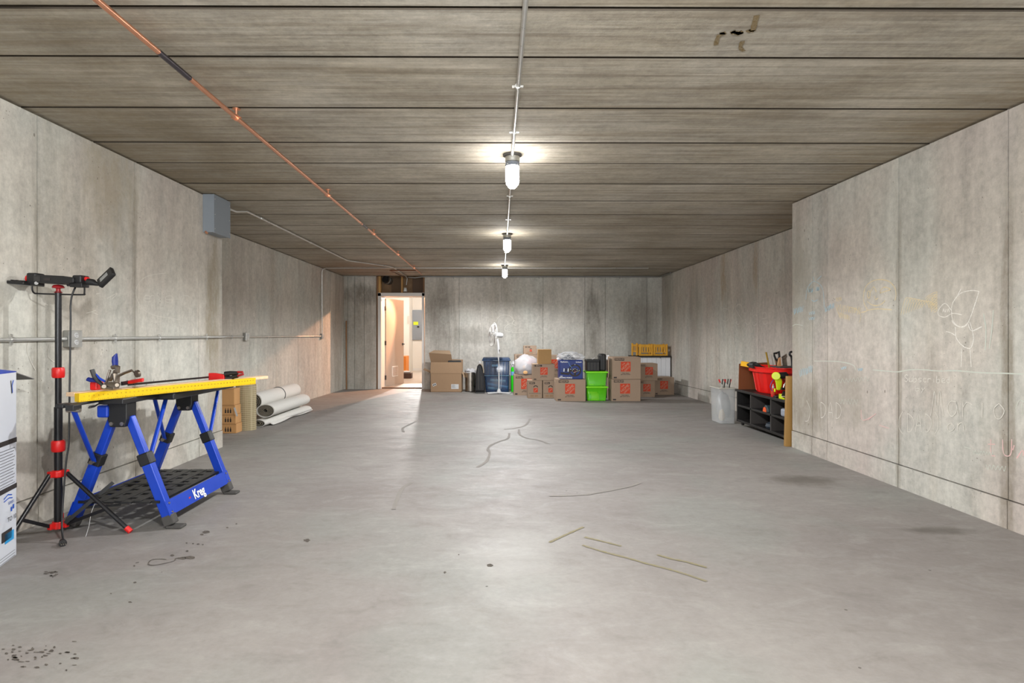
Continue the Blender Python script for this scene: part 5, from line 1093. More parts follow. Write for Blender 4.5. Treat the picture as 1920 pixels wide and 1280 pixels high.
# fan
Yn = 11.62; fx = at(935.5, 0, Yn).x; zn = fz(Yn)
t = thing('pedestal_fan', 'white pedestal fan turned sideways in front of the blue tub', 'fan', (fx, Yn, zn))
m = MB()
for a in (0.12, PI-.25, PI+.35, -.4): m.bar((fx, Yn, zn+.03), (fx+math.cos(a)*.24, Yn+math.sin(a)*.24, zn+.016), .05, .022)
m.build('cross_base', WHITE, t, bevel=.006)
pz_ = lambda py: CZ-(py-VY)*Yn/F
m = MB(); m.lathe([(.045, 0), (.044, .03), (.03, .06), (.02, .085)], (fx, Yn, zn+.02), 20); m.build('base_cover', WHITE, t, smooth=True)
m = MB(); m.cone((fx, Yn, zn+.05), (fx-.0, Yn, pz_(694)), .014, .014, 16); m.cone((fx, Yn, pz_(697)), (fx, Yn, pz_(692)), .022, .02, 16); m.cone((fx, Yn, pz_(694)), (fx-.008, Yn, pz_(663)), .009, .009, 14); m.build('pole', WHITE, t, smooth=True)
m = MB(); m.tube([(fx-.006, Yn, pz_(663)), (fx-.008, Yn, pz_(655)), (fx-.015, Yn, pz_(645)), (fx-.03, Yn, pz_(634))], [.026, .03, .024, .018], 14); bd = m.build('control_body', WHITE, t, smooth=True)
m = MB(); m.box(fx-.0, fx+.018, Yn-.034, Yn-.026, pz_(658), pz_(655)); m.build('control_buttons', DGREY, bd)
mc = Vector((fx+.0, Yn, pz_(628))); ax = Vector((-.92, -.32, .10)).normalized()
m = MB(); m.tube([mc-ax*.085, mc-ax*.075, mc-ax*.03, mc+ax*.06, mc+ax*.075], [.02, .042, .052, .05, .035], 20); m.build('motor_housing', WHITE, t, smooth=True)
# grille
a1 = ax.orthogonal().normalized(); a1 = (Vector((0, 0, 1))-ax*ax.z).normalized(); a2 = ax.cross(a1); gc = mc+ax*.13; RG = .235
m = MB(); P = lambda r, th, o: gc+ax*o+(a1*math.cos(th)+a2*math.sin(th))*r
m.tube([P(RG, 2*PI*i/40, 0) for i in range(40)], .006, 6, closed=True)
for k in range(44):
    th = 2*PI*k/44
    m.tube([P(.05, th, .06), P(.15, th+.08, .05), P(RG, th+.14, 0)], .0016, 3); m.tube([P(.05, th, -.05), P(.16, th, -.05), P(RG, th, 0)], .0016, 3)
m.tube([P(.16, 2*PI*i/30, .048) for i in range(30)], .002, 4, closed=True)
m.build('grille', WHITEP, t)
m = MB(); m.cone(P(0, 0, .05), P(0, 0, .062), .05, .048, 20); m.build('grille_cap', WHITE, t, smooth=True)
for k in range(3):
    th0 = 2*PI*k/3; m = MB(); m.grid(6, 6, lambda u, v: P(.03+.17*v, th0+(u-.5)*1.5*(.5+.5*v), .02*math.sin((u-.5)*2.4))); m.build('fan_blade', WHITE, t, smooth=True, fix=False, thick=.003)
m = MB(); m.tube(smooth([(fx+.0, Yn-.02, pz_(662)), (fx-.02, Yn-.02, pz_(670)), (fx+.02, Yn-.02, pz_(688)), (fx+.05, Yn-.01, pz_(705)), (fx+.035, Yn-.02, zn+.1)], 6), .003, 6)
m.tube(smooth([(fx+.07, Yn-.10, zn+.005), (fx+.15, Yn-.2, zn+.005), (fx+.25, Yn-.12, zn+.005), (fx+.3, Yn+.0, zn+.005), (fx+.22, Yn-.18, zn+.005), (fx+.33, Yn-.05, zn+.005)], 6), .004, 6); m.build('cord', WHITE, t, smooth=True)
# neon green thing + bag on it
Yq = 12.05; x0, x1 = at(958.5, 0, Yq).x, at(966, 0, Yq).x+.09
t = thing('green_tube', 'tall bright green cylinder squeezed between the blue tub and the cartons', 'container', ((x0+x1)/2, Yq+.08, fz(Yq)))
m = MB(); m.lathe([(.075, fz(Yq)), (.08, fz(Yq)+.02), (.08, .50), (.07, .53), (0, .54)], ((x0+x1)/2-.01, Yq+.09, 0), 24); m.build('body', NEON, t, smooth=True)
m = MB(); m.lathe([(.0815, .36), (.0815, .44)], ((x0+x1)/2-.01, Yq+.09, 0), 24); m.build('wrap_label', LB, t, smooth=True)
def blobby(nm, mat, parent, c, rx, ry, rz, amp=.15, seed=0, n=18, flatbottom=True, sc=2.2):
    m = MB(); vs = []
    for j in range(n+1):
        ph = -PI/2+PI*j/n
        for i in range(2*n):
            th = PI*i/n; v = Vector((math.cos(ph)*math.cos(th), math.cos(ph)*math.sin(th), math.sin(ph)))
            k = 1+amp*noise.noise(v*sc+Vector((seed, seed, 0)))+amp*.5*noise.noise(v*sc*3+Vector((0, seed, 1)))
            z = v.z*rz*k
            if flatbottom: z = max(z, -rz*.62)
            vs.append(Vector(c)+Vector((v.x*rx*k, v.y*ry*k, z)))
    m.add(vs, [(j*2*n+i, j*2*n+(i+1) % (2*n), (j+1)*2*n+(i+1) % (2*n), (j+1)*2*n+i) for j in range(n) for i in range(2*n)])
    return m.build(nm, mat, parent, smooth=True)
o = blobby('plastic_bag', FILM2, None, ((x0+x1)/2-.0, Yq+.10, .585), .09, .08, .075, .3, 3); prop(o, 'small cloudy plastic bag on top of the green cylinder', 'bag')
# white plastic bag with toys
cW = at(987, 681.5, Ya+.2); t = thing('plastic_bag', 'big milky plastic bag of soft things on a carton, left of the tan carton', 'bag', (cW.x, Ya+.2, za))
rw = 24*(Ya+.2)/F
hz_ = (703-667)*(Ya+.2)/F
blobby('bag_film', FILM3, t, (cW.x, Ya+.2, za+hz_*.40), rw, .2, hz_*.62, .12, 5)
GB = plain('grey_soft_bundle', (120, 118, 124), .8)
blobby('grey_bundle', GB, t, (cW.x-.01, Ya+.2, za+.085), rw*.84, .16, .12, .18, 8)
c2 = at(982.5, 688, Ya+.02); m = MB(); m.lathe([(0, -.012), (.03, -.01), (.034, 0), (.03, .01), (0, .012)], (c2.x, Ya+.02, c2.z), 20, rot=RX(PI/2)); m.build('round_piece', plain('tan_toy', (220, 180, 130), .6), t, smooth=True)
c2 = at(985, 698, Ya+.02); m = MB(); m.lathe([(0, -.012), (.04, -.01), (.046, 0), (.04, .01), (0, .012)], (c2.x, Ya+.0, c2.z), 20, 1, .7, rot=RX(PI/2)); m.build('oval_piece', plain('tan_toy2', (224, 176, 120), .6), t, smooth=True)
# blue game wheel box
Y2 = Yf+.02; zr0 = zf1+.002; x0, x1 = at(1049, 0, Y2).x, at(1093, 0, Y2).x; ztp = CZ-(675-VY)*Y2/F
t = thing('wheel_box', 'dark blue retail box picturing a black racing wheel and pedals, on a carton', 'box', ((x0+x1)/2, Y2+.14, zr0))
BXB = plain('retail_blue', (8, 40, 112), .35, var=.3, sc=4)
m = MB(); m.box(x0, x1, Y2, Y2+.28, zr0, ztp); bb = m.build('body', BXB, t, bevel=.012)
yf = Y2-.0015; W = x1-x0; H = ztp-zr0
text('logitech', .032, WHITEINK, bb, (x0+W*.82, yf, ztp-H*.10), 'lettering', bold=.02); text('PlayStation', .030, WHITEINK, bb, (x0+W*.20, yf, ztp-H*.09), 'lettering', bold=.02)
text('G29', .024, WHITEINK, bb, (x0+W*.08, yf, zr0+H*.15), 'lettering', bold=.03); text('DRIVING FORCE', .032, WHITEINK, bb, (x0+W*.26, yf, zr0+H*.07), 'lettering', bold=.03)
WX, WZ = x0+W*.66, zr0+H*.46
def flatpoly(nm, pts, mat, parent, off): m = MB(); m.add([Vector((a, yf-off, b)) for a, b in pts], [tuple(range(len(pts)))]); return m.build(nm, mat, parent, fix=False)
m = MB(); N = 28
vs = []
for rr1 in (.112, .086):
    for i in range(N): a = 2*PI*i/N; vs.append(Vector((WX+math.cos(a)*rr1, yf-.0005, WZ+math.sin(a)*rr1*.98)))
m.add(vs, [(i, (i+1) % N, N+(i+1) % N, N+i) for i in range(N)]); m.build('printed_wheel_rim', BLACKINK, bb, fix=False)
flatpoly('printed_wheel_hub', [(WX+math.cos(2*PI*i/16)*.05, WZ-.005+math.sin(2*PI*i/16)*.048) for i in range(16)], BLACKINK, bb, .0008)
flatpoly('printed_wheel_spoke', [(WX-.1, WZ+.012), (WX+.1, WZ+.012), (WX+.1, WZ-.02), (WX-.1, WZ-.02)], BLACKINK, bb, .0007)
flatpoly('printed_wheel_spoke', [(WX-.018, WZ-.1), (WX+.018, WZ-.1), (WX+.02, WZ), (WX-.02, WZ)], BLACKINK, bb, .0007)
SIL = plain('silver_ink', (190, 196, 200), .5)
for dx, dz, s_ in ((-.03, .02, .007), (.035, .015, .006), (.0, .03, .006), (-.045, -.005, .005), (.05, -.01, .006), (.02, -.02, .005), (.0, -.03, .007), (-.02, -.035, .005), (.075, .0, .006), (.0, .105, .006), (-.075, .02, .006)):
    flatpoly('printed_highlight', [(WX+dx-s_, WZ+dz-s_*1.5), (WX+dx+s_, WZ+dz-s_), (WX+dx+s_*.6, WZ+dz+s_*1.4), (WX+dx-s_*.8, WZ+dz+s_)], SIL, bb, .0012)
flatpoly('printed_hub_badge', [(WX-.016, WZ-.028), (WX+.016, WZ-.028), (WX+.014, WZ-.004), (WX-.014, WZ-.004)], plain('maroon_ink', (110, 30, 44), .5), bb, .0014)
flatpoly('printed_pedal_base', [(x0+W*.03, zr0+H*.36), (x0+W*.42, zr0+H*.33), (x0+W*.40, zr0+H*.22), (x0+W*.06, zr0+H*.27)], BLACKINK, bb, .0005)
for k in range(3): a = x0+W*(.16+.09*k); flatpoly('printed_pedal', [(a, zr0+H*.40), (a+.022, zr0+H*.40), (a+.026, zr0+H*.56), (a+.006, zr0+H*.57)], SIL if k != 1 else BLACKINK, bb, .001)
m = MB(); ribbon(m, [(x0+W*.38, yf-.0014, ztp-H*.1), (x0+W*.44, yf-.0014, ztp-H*.28), (x0+W*.52, yf-.0014, ztp-H*.38)], .004, (0, -1, 0)); m.build('printed_light_streak', LB, bb, fix=False)
cF = at(1069, 672, Y2+.15)
o = blobby('plastic_bag', FILM, None, (cF.x, Y2+.15, ztp+.045), .235, .15, .095, .30, 11, 22, True, 3.2); prop(o, 'crumpled clear plastic film bag heaped on the blue wheel box', 'bag')
m = MB(); m.prism([(-.16, 0), (.14, 0), (.05, .06), (-.02, .10), (-.08, .05)], lambda u, v, w_: Vector((cF.x-.02+u, Y2+.1+w_, ztp+.002+v)), 0, .1); o2 = m.build('dark_cable_bundle', plain('dark_grey_cloth', (70, 74, 84), .8), bevel=.02); prop(o2, 'dark grey bundle inside the clear film bag on the wheel box', 'bundle')
m = MB()
for k in range(9):
    a = random.uniform(0, 2*PI); p = Vector((cF.x+random.uniform(-.2, .16), Y2+.05, ztp+random.uniform(.0, .10))); m.tube(smooth([tuple(p), tuple(p+Vector((.04, -.01, .03))), tuple(p+Vector((.09, 0, random.uniform(-.04, .05))))], 3), .0035, 5)
m.build('film_crease', WHITE, o, smooth=True)
# green tubs
def greentub(label, x0p, x1p, b0p, b1p, yt, yb, Y, z0, inside):
    X0, X1, B0, B1 = [at(p, 0, Y).x for p in (x0p, x1p, b0p, b1p)]; zt = CZ-(yt-VY)*Y/F
    t = thing('green_tub', label, 'tub', ((X0+X1)/2, Y+.15, z0), 0, 'green storage tubs')
    tapered('body', GREENT, t, X0+.012, X1-.012, B0, B1, Y, Y+.30, z0+.006, zt-.012, .02, .003, True)
    m = MB(); m.box(X0-.004, X1+.004, Y-.012, Y+.312, zt-.028, zt-.008); m.box(X0+.01, X1-.01, Y, Y+.3, zt-.008, zt); m.build('lid', GREENS, t, bevel=.006)
    m = MB()
    for sx_ in (.12, .85): m.box(B0+(B1-B0)*sx_-.01, B0+(B1-B0)*sx_+.01, Y+.02, Y+.28, z0, z0+.008)
    m.build('foot', BLACK, t)
    return t, zt
Yk = Yf+.02
_, zk1 = greentub('translucent green lidded tub on the floor, lower of two', 1099.5, 1140, 1102.5, 1137, 724, 751, Yk, fz(Yk), 0)
_, zk2 = greentub('translucent green tub stacked on another, under black cases', 1099, 1140, 1102, 1136.5, 696, 724, Yk, zk1, 0)
YP = plain('yellow_paper', (226, 232, 60), .7)
q0 = at(1109, 749, Yk+.03); q1 = at(1123, 738, Yk+.03); m = MB(); m.box(q0.x, q1.x, Yk+.035, Yk+.09, fz(Yk)+.012, q1.z); o = m.build('small_packet', YP, bevel=.003); prop(o, 'yellow packet inside the lower green tub', 'packet')
q0 = at(1103, 738, Yk+.03); q1 = at(1120, 734.5, Yk+.03); m = MB(); m.box(q0.x, q1.x, Yk+.035, Yk+.09, q0.z+.002, q1.z); o = m.build('small_packet', YP, bevel=.003); prop(o, 'flat yellow pad lying on the packet in the lower green tub', 'packet')
q0 = at(1105.5, 722, Yk+.03); m = MB(); m.bar((q0.x, Yk+.04, zk1+.03), (q0.x+.07, Yk+.05, zk1+.022), .03, .02); o = m.build('small_packet', YP, bevel=.003); prop(o, 'small yellow piece inside the upper green tub', 'packet')
# black cases
x0, x1 = at(1100, 0, Yk).x, at(1125, 0, Yk).x; zt = CZ-(674-VY)*Yk/F
t = thing('tool_case', 'low ribbed black tool case on the upper green tub', 'case', ((x0+x1)/2, Yk+.15, zk2)); m = MB(); m.box(x0+.012, x1, Yk+.02, Yk+.26, zk2, zt-.03); m.build('body', BLACK, t, bevel=.012)
m = MB(); m.box(x0, x1, Yk+.008, Yk+.272, zt-.045, zt); m.build('lid', BLACK, t, bevel=.012)
m = MB(); 
for k in range(4): m.box(x0+.03+k*.055, x0+.045+k*.055, Yk+.012, Yk+.03, zk2+.02, zt-.05)
m.build('rib', DGREY, t)
q = at(1114, 673, Yk); m = MB(); m.tube([(q.x-.02, Yk+.1, zt), (q.x, Yk+.1, zt+.01), (q.x+.03, Yk+.1, zt+.035)], .005, 8); m.build('handle', WHITE, t, smooth=True)
x0, x1 = at(1122, 0, Yk-.0).x, at(1138, 0, Yk).x; zt = CZ-(663.5-VY)*Yk/F; x0 = at(1125.6, 0, Yk).x
t = thing('tool_case', 'upright rounded black case on the green tub, taller of the two', 'case', ((x0+x1)/2, Yk+.15, zk2)); m = MB(); m.box(x0, x1, Yk+.03, Yk+.28, zk2, zt); m.build('shell', BLACK, t, bevel=.03)
m = MB(); m.box(x0+.055, x0+.068, Yk+.02, Yk+.29, zk2+.02, zt-.02); m.build('seam', DGREY, t, bevel=.004)
m = MB(); m.tube([(x0+.01, Yk+.05, zt-.05), (x0-.012, Yk+.05, zt-.045), (x0-.012, Yk+.2, zt-.045), (x0+.01, Yk+.2, zt-.05)], .008, 8); m.build('handle', BLACK, t, smooth=True)
# dark brown board behind tubs
x0, x1 = at(1138, 0, 10.75).x, at(1150, 0, 10.75).x
o = MB().box(x0, x1, 10.75, 10.80, fz(10.8), CZ-(675-VY)*10.75/F).build('brown_board', plain('dark_brown_panel', (74, 48, 34), .6), bevel=.003); prop(o, 'narrow dark brown board standing between green tubs and cartons', 'board')
o = blobby('plastic_bag', FILM2, None, (at(1141, 0, 10.85).x, 10.9, CZ-(671-VY)*10.85/F), .07, .08, .05, .35, 21); prop(o, 'small crumpled bag above the dark brown board', 'bag')
x0, x1 = at(1098.5, 0, 10.75).x, at(1141.5, 0, 10.75).x
o = MB().box(x0, x1, 10.75, 11.05, fz(10.8), CZ-(727-VY)*10.75/F).build('navy_box', plain('navy_box', (24, 24, 84), .5), bevel=.004); prop(o, 'dark navy box hidden behind the lower green tub', 'box')
# white cabinet
Yw = 12.05; x0, x1 = at(1196, 0, Yw).x, at(1257, 0, Yw).x; zt = CZ-(668-VY)*Yw/F
t = thing('white_cabinet', 'white panelled cabinet with thin black top behind the right cartons', 'cabinet', ((x0+x1)/2, Yw+.22, fz(Yw))); m = MB(); m.box(x0, x1, Yw+.012, Yw+.42, fz(Yw), zt-.02); m.build('carcass', WHITEP, t)
nb = 7
for k in range(nb):
    a = x0+(x1-x0)*k/nb; m = MB(); m.box(a+.002, a+(x1-x0)/nb-.002, Yw, Yw+.014, fz(Yw)+.03, zt-.022); m.build('door_plank', plain('cabinet_white', (226, 228, 232), .5, var=.02) if k == 0 else bpy.data.materials['cabinet_white'], t, bevel=.0015)
m = MB(); m.box(x0-.10, x1+.01, Yw-.02, Yw+.44, zt-.02, zt+.012); m.build('top', BLACK, t, bevel=.003)
m = MB(); q = at(1238, 669, Yw); m.cone((q.x, Yw-.02, zt-.03), (q.x, Yw+.0, zt-.03), .01, .01, 10); m.build('clip', GALVD, t)
# yellow crates on it
def crate(label, x0p, x1p, Y, D):
    x0, x1 = at(x0p, 0, Y).x, at(x1p, 0, Y).x; z0 = zt+.013; H = (665.5-643.5)*Y/F
    t = thing('wooden_crate', label, 'crate', ((x0+x1)/2, Y+D/2, z0), 0, 'yellow slatted crates'); pw = .035
    for X in (x0, x1-pw):
        for YY in (Y, Y+D-pw): m = MB(); m.box(X, X+pw, YY, YY+pw, z0, z0+H); m.build('post', YWOOD, t, bevel=.005)
    for YY in (Y+.006, Y+D-.024):
        m = MB(); m.box(x0+pw, x1-pw, YY, YY+.018, z0+H*.72, z0+H*.95); m.build('top_rail', YWOOD, t, bevel=.003)
        m = MB(); m.box(x0+pw, x1-pw, YY, YY+.018, z0+.0, z0+H*.14); m.build('bottom_rail', YWOOD, t, bevel=.003)
        m = MB(); m.box(x0+pw, x1-pw, YY, YY+.018, z0+.26*H, z0+H*.34); m.build('middle_rail', YWOOD, t, bevel=.003)
        n = 4; w_ = (x1-x0-2*pw)
        for k in range(n): a = x0+pw+w_*(k+.5)/n; m = MB(); m.box(a-.016, a+.016, YY+.003, YY+.014, z0+H*.33, z0+H*.74); m.build('slat', YWOOD, t, bevel=.002)
    for X in (x0+.006, x1-.024):
        m = MB(); m.box(X, X+.018, Y+pw, Y+D-pw, z0+H*.72, z0+H*.92); m.box(X, X+.018, Y+pw, Y+D-pw, z0+.01, z0+H*.14); m.build('side_rail', YWOOD, t)
    return t
crate('yellow pine slatted crate on the white cabinet, right one', 1225.5, 1252, Yw+.02, .25)
crate('yellow pine slatted crate on the white cabinet, middle one', 1199, 1224.5, Yw+.02, .25)
x0 = at(1187, 0, Yw).x; z0 = CZ-(669-VY)*Yw/F
t = thing('wooden_crate', 'partly hidden yellow slatted crate at the left, next to the middle one', 'crate', (x0+.1, Yw+.15, zt+.013), 0, 'yellow slatted crates')
for X in (x0, x0+.095):
    m = MB(); m.box(X, X+.03, Yw+.12, Yw+.15, zt+.013, CZ-(643-VY)*(Yw+.12)/F); m.build('post', YWOOD, t, bevel=.005)
m = MB(); m.box(x0+.03, x0+.095, Yw+.125, Yw+.143, CZ-(649-VY)*Yw/F, CZ-(645.5-VY)*Yw/F); m.box(x0+.03, x0+.095, Yw+.125, Yw+.143, CZ-(660-VY)*Yw/F, CZ-(657.5-VY)*Yw/F); m.build('rail', YWOOD, t)
for k in (0, 1): m = MB(); m.box(x0+.038+k*.03, x0+.053+k*.03, Yw+.128, Yw+.14, CZ-(658-VY)*Yw/F, CZ-(648-VY)*Yw/F); m.build('slat', YWOOD, t)
# leaning black boards
for i, (px, yt, y0_, wd) in enumerate(((1257, 668, 12.25, 'black board leaning at the right end of the white cabinet, nearest one'), (1261.5, 648, 12.42, 'tallest narrow black board leaning in the far right corner'), (1265, 671, 12.5, 'shorter dark board leaning against the far right wall'))):
    xb_ = at(px+8, 0, y0_).x; xt = at(px, 0, y0_).x; zt3 = CZ-(yt-VY)*y0_/F; zb3 = fz(y0_)
    xb_ = min(xb_, xr2(y0_)-.05); m = MB(); tk = .012
    w3 = .10 if i != 1 else .05
    m.hexa([(xb_-tk, y0_, zb3), (xb_, y0_, zb3), (xb_, y0_+.3, zb3), (xb_-tk, y0_+.3, zb3)], [(xt-tk, y0_+.04, zt3), (xt, y0_+.04, zt3), (xt, y0_+w3*3, zt3), (xt-tk, y0_+w3*3, zt3)])
    if i: 
        for v in m.v: v.x += .01*i
    o = m.build('leaning_board', BLACK, bevel=.002); prop(o, wd, 'board', 'boards leaning in the far right corner')
o = MB().box(at(1272, 0, 11.6).x, at(1272, 0, 11.6).x+.012, 11.55, 12.1, fz(11.6), .28).build('leaning_board', DGREY); bpy.data.objects.remove(o)

# ================================================================== RIGHT SHELF and its tools
SX = 3.0; SY0, SY1 = 5.72, 7.12; ZT = .555; SD = .40; zs = fz(6.4)
t = shelf = thing('cube_shelf', 'low black cubby shelf on casters along the right wall', 'shelf', (SX+SD/2, 6.4, zs))
zb_ = zs+.045
m = MB(); m.box(SX-.012, SX+SD, SY0-.02, SY1+.02, ZT-.028, ZT); m.build('top', ESPRESSO, t, bevel=.003)
m = MB(); m.box(SX, SX+SD, SY0, SY1, zb_, zb_+.026); m.build('bottom', ESPRESSO, t, bevel=.002)
zm = (zb_+.026+ZT-.028)/2
m = MB(); m.box(SX+.002, SX+SD, SY0+.02, SY1-.02, zm-.012, zm+.012); m.build('middle_shelf', ESPRESSO, t, bevel=.002)
m = MB(); m.box(SX+SD-.008, SX+SD, SY0, SY1, zb_, ZT-.028); m.build('back_panel', BLACK, t)
for y in (SY0, SY1-.024): m = MB(); m.box(SX, SX+SD, y, y+.024, zb_, ZT-.028); m.build('side_panel', ESPRESSO, t, bevel=.002)
for y in (6.74, 6.25): m = MB(); m.box(SX+.002, SX+SD, y-.010, y+.010, zb_+.02, ZT-.028); m.build('divider', plain('divider_edge', (60, 56, 54), .5) if y > 6.5 else bpy.data.materials['divider_edge'], t, bevel=.001)
for y in (SY0+.08, SY1-.06):
    for x in (SX+.05, SX+SD-.06):
        m = MB(); m.cone((x-.012, y, zs+.022), (x+.012, y, zs+.022), .022, .022, 16); m.box(x-.018, x+.018, y-.018, y+.018, zs+.036, zb_); m.build('caster', BLACK, t)
# things on/in the shelf
Pn = lambda px, py, X: onx(px, py, X)
# red tub
cyc = 6.68; cxr = SX+.225; zb2 = ZT
def fitx(px, Y): return (px-VX)*Y/F
t = thing('red_tub', 'big red round plastic tub full of tools on the black shelf', 'tub', (cxr, cyc, ZT))
ztub = .552+.30
m = MB(); m.lathe([(.0, .003), (.150, .003), (.155, .01), (.195, .235), (.20, .24), (.235, .245), (.24, .292), (.252, .296), (.252, .304), (.235, .304), (.19, .235), (.15, .02), (0, .018)], (cxr, cyc, ZT), 48, .90, 1.60); m.build('body', TUBRED, t, smooth=True)
m = MB()
for a in range(0, 360, 30): th = math.radians(a); m.bar((cxr+.156*.90*math.cos(th), cyc+.156*1.60*math.sin(th), ZT+.02), (cxr+.192*.90*math.cos(th), cyc+.192*1.60*math.sin(th), ZT+.23), .05, .008, up=(math.cos(th), math.sin(th), 0))
m.build('rib', TUBRED, t)
zr_ = ZT+.30
# level and drill in tub
t = thing('spirit_level', 'yellow level with black end resting on the red tub rim', 'level', (3.1, 6.5, zr_)); a = at(1390, 681, 6.9); b = at(1409, 684.5, 6.8)
m = MB(); m.bar(a, b, .03, .058); m.build('body', plain('level_yellow', (236, 176, 34), .4), t, bevel=.003)
for u in (.22, .36): m = MB(); q = a.lerp(b, u); m.bar(q+Vector((0, -.017, -.02)), q+Vector((0, -.017, .022)), .008, .002, up=(0, 1, 0)); m.build('printed_mark', BLACKINK, t)
m = MB(); q = a.lerp(b, .72); m.cone(q+Vector((0, -.02, 0)), q+Vector((0, .02, 0)), .022, .022, 18); m.build('vial', BLACK, t, smooth=True)
g_ = lambda x, y, Y=6.68: at(1370+x/12.8, 650+y/12.8, Y)
t = thing('power_tool', 'black hand-held power tool lying on the tools in the red tub', 'tool', g_(600, 500)); m = MB(); m.prism([(460, 430), (480, 385), (560, 358), (640, 400), (700, 450), (850, 500), (860, 520), (700, 525), (470, 505)], lambda u, v, w_: g_(u, v)+Vector((0, w_, 0)), -.05, .05); m.build('body', BLACK, t, bevel=.008)
m = MB(); m.prism([(520, 400), (570, 380), (620, 415), (560, 425)], lambda u, v, w_: g_(u, v)+Vector((0, w_, 0)), -.054, .0); m.build('window', DGREY, t)
o = MB().bar(g_(850, 130, 6.45), (3.22, 6.62, ZT+.03), .016, .010).build('folding_rule', plain('ochre', (160, 128, 40), .6), bevel=.001); prop(o, 'thin ochre stick standing upright in the red tub', 'stick')
o = MB().tube([g_(972, 180, 6.45), (3.26, 6.6, ZT+.03)], .0035, 8).build('metal_rod', GALV, smooth=True); prop(o, 'slim grey rod standing upright behind the tub rim', 'rod')
YS_ = 6.50
def saw(label, hpts, blade, hole, col, dy=0):
    t = thing('hand_saw', label, 'saw', g_(1150, 480, YS_+dy)); m = MB(); m.prism(blade, lambda u, v, w_: g_(u, v, YS_+dy)+Vector((0, w_, 0)), .003, .005); m.build('blade', STEEL, t)
    m = MB(); f = lambda p: g_(p[0], p[1], YS_+dy)
    m.tube([f(p) for p in hpts], .0135, 8, flat=.8, closed=True); m.build('handle', col, t, smooth=True)
    return t
saw('hand saw with open black handle rising from the tub, wood-inlaid', [(1040, 160), (1110, 150), (1155, 110), (1170, 240), (1140, 300), (1120, 340), (1080, 290), (1050, 220)], [(1060, 300), (1190, 270), (1260, 980), (1200, 980)], None, BLACK)
o = MB().prism([(1160, 270), (1200, 250), (1225, 490), (1150, 490), (1130, 440)], lambda u, v, w_: g_(u, v, YS_-.03)+Vector((0, w_, 0)), 0, .02).build('hand_tool', wood('saw_beech', (186, 128, 84), (214, 160, 112)), bevel=.003); prop(o, 'light wooden tool handle beside the black-handled saw', 'handle')
t = thing('hand_saw', 'hand saw with brown wooden handle and steel blade, behind the black one', 'saw', g_(1300, 480, YS_+.05))
m = MB(); m.prism([(1225, 250), (1335, 215), (1400, 820), (1300, 820)], lambda u, v, w_: g_(u, v, YS_+.05)+Vector((0, w_, 0)), 0, .003); m.build('blade', STEEL, t)
m = MB(); m.tube([g_(*p, YS_+.05) for p in ((1235, 250), (1290, 215), (1330, 180), (1335, 240), (1300, 290), (1250, 290))], .009, 8, closed=True); m.build('handle', wood('saw_grey_wood', (96, 84, 74), (128, 112, 98)), t, smooth=True)
o = MB().tube(smooth([tuple(g_(x, y, 6.45)) for x, y in ((1475, 120), (1435, 130), (1415, 165), (1425, 205), (1455, 235), (1475, 400), (1480, 800))], 5), .012, 8).build('tool_grip', BLACK, smooth=True); prop(o, 'curved black tool grip just left of the wall corner', 'handle')
o = MB().add([], []).box(fitx(1461, 6.35), fitx(1461, 6.35)+.24, 6.33, 6.56, ZT+.304, ZT+.318).build('dark_tray', DGREY, bevel=.003); prop(o, 'flat dark grey tray lying over the right part of the red tub', 'tray')
# brown board leaning
m = MB(); m.hexa([(3.0, 7.06, ZT), (3.38, 7.06, ZT), (3.38, 7.07, ZT), (3.0, 7.07, ZT)], [(3.02, 7.09, .868), (3.38, 7.09, .885), (3.38, 7.10, .885), (3.02, 7.10, .868)]); o = m.build('brown_board', BROWNB, bevel=.001); prop(o, 'upright rust-brown hardboard panel at the far end of the black shelf', 'board')
# glue bottle
t = thing('glue_bottle', 'small red glue bottle with white cap on the shelf edge', 'bottle', (SX+.03, 6.24, ZT)); x_ = SX+.006
x_ = max(x_, SX)
m = MB(); m.lathe([(0, 0), (.022, 0), (.024, .01), (.024, .075), (.010, .095)], (x_+.02, 6.24, ZT), 18, 1, .8); m.build('body', RED, t, smooth=True)
m = MB(); m.lathe([(.011, .093), (.011, .115), (.006, .12), (.004, .138), (0, .14)], (x_+.02, 6.24, ZT), 14); m.build('cap', WHITE, t, smooth=True)
m = MB(); m.lathe([(.0245, .03), (.0245, .06)], (x_+.02, 6.24, ZT), 18, 1, .8); m.build('label', ORANGE, t, smooth=True)
# lime power tool
YL = 6.02; l_ = lambda x, y, dy=0: at(1370+x/12.8, 650+y/12.8, YL+dy)
t = thing('cordless_tool', 'lime green cordless multi-tool on a stand at the near shelf end', 'tool', (l_(1120, 1100).x, YL, ZT))
m = MB(); m.cone(l_(1090, 700, -.03), l_(1090, 700, .05), .042, .042, 20); m.build('motor_end', LIME, t, bevel=.006)
m = MB(); m.prism([(1050, 740), (1130, 760), (1190, 730), (1240, 820), (1230, 930), (1190, 1040), (1100, 1040), (1085, 900)], lambda u, v, w_: l_(u, v, w_), -.02, .03); m.build('grip', LIME, t, bevel=.01)
m = MB(); m.tube([l_(1140, 680), l_(1220, 690), l_(1300, 680), l_(1350, 650)], [.03, .036, .034, .025], 14); m.build('battery', BLACK, t, smooth=True)
m = MB(); m.tube([l_(1260, 790), l_(1330, 780)], .022, 10); m.build('trigger', plain('dark_red2', (120, 20, 24), .4), t, smooth=True)
m = MB(); m.tube(smooth([tuple(l_(1040, 770)), tuple(l_(980, 860)), tuple(l_(950, 960)), tuple(l_(1000, 1060))], 4), .004, 6); m.build('wire', DBLUE, t, smooth=True)
m = MB(); m.tube(smooth([tuple(l_(1350, 830)), tuple(l_(1290, 900)), tuple(l_(1260, 980)), tuple(l_(1220, 1010))], 4), .010, 8); m.build('blade_guard', STEEL, t, smooth=True)
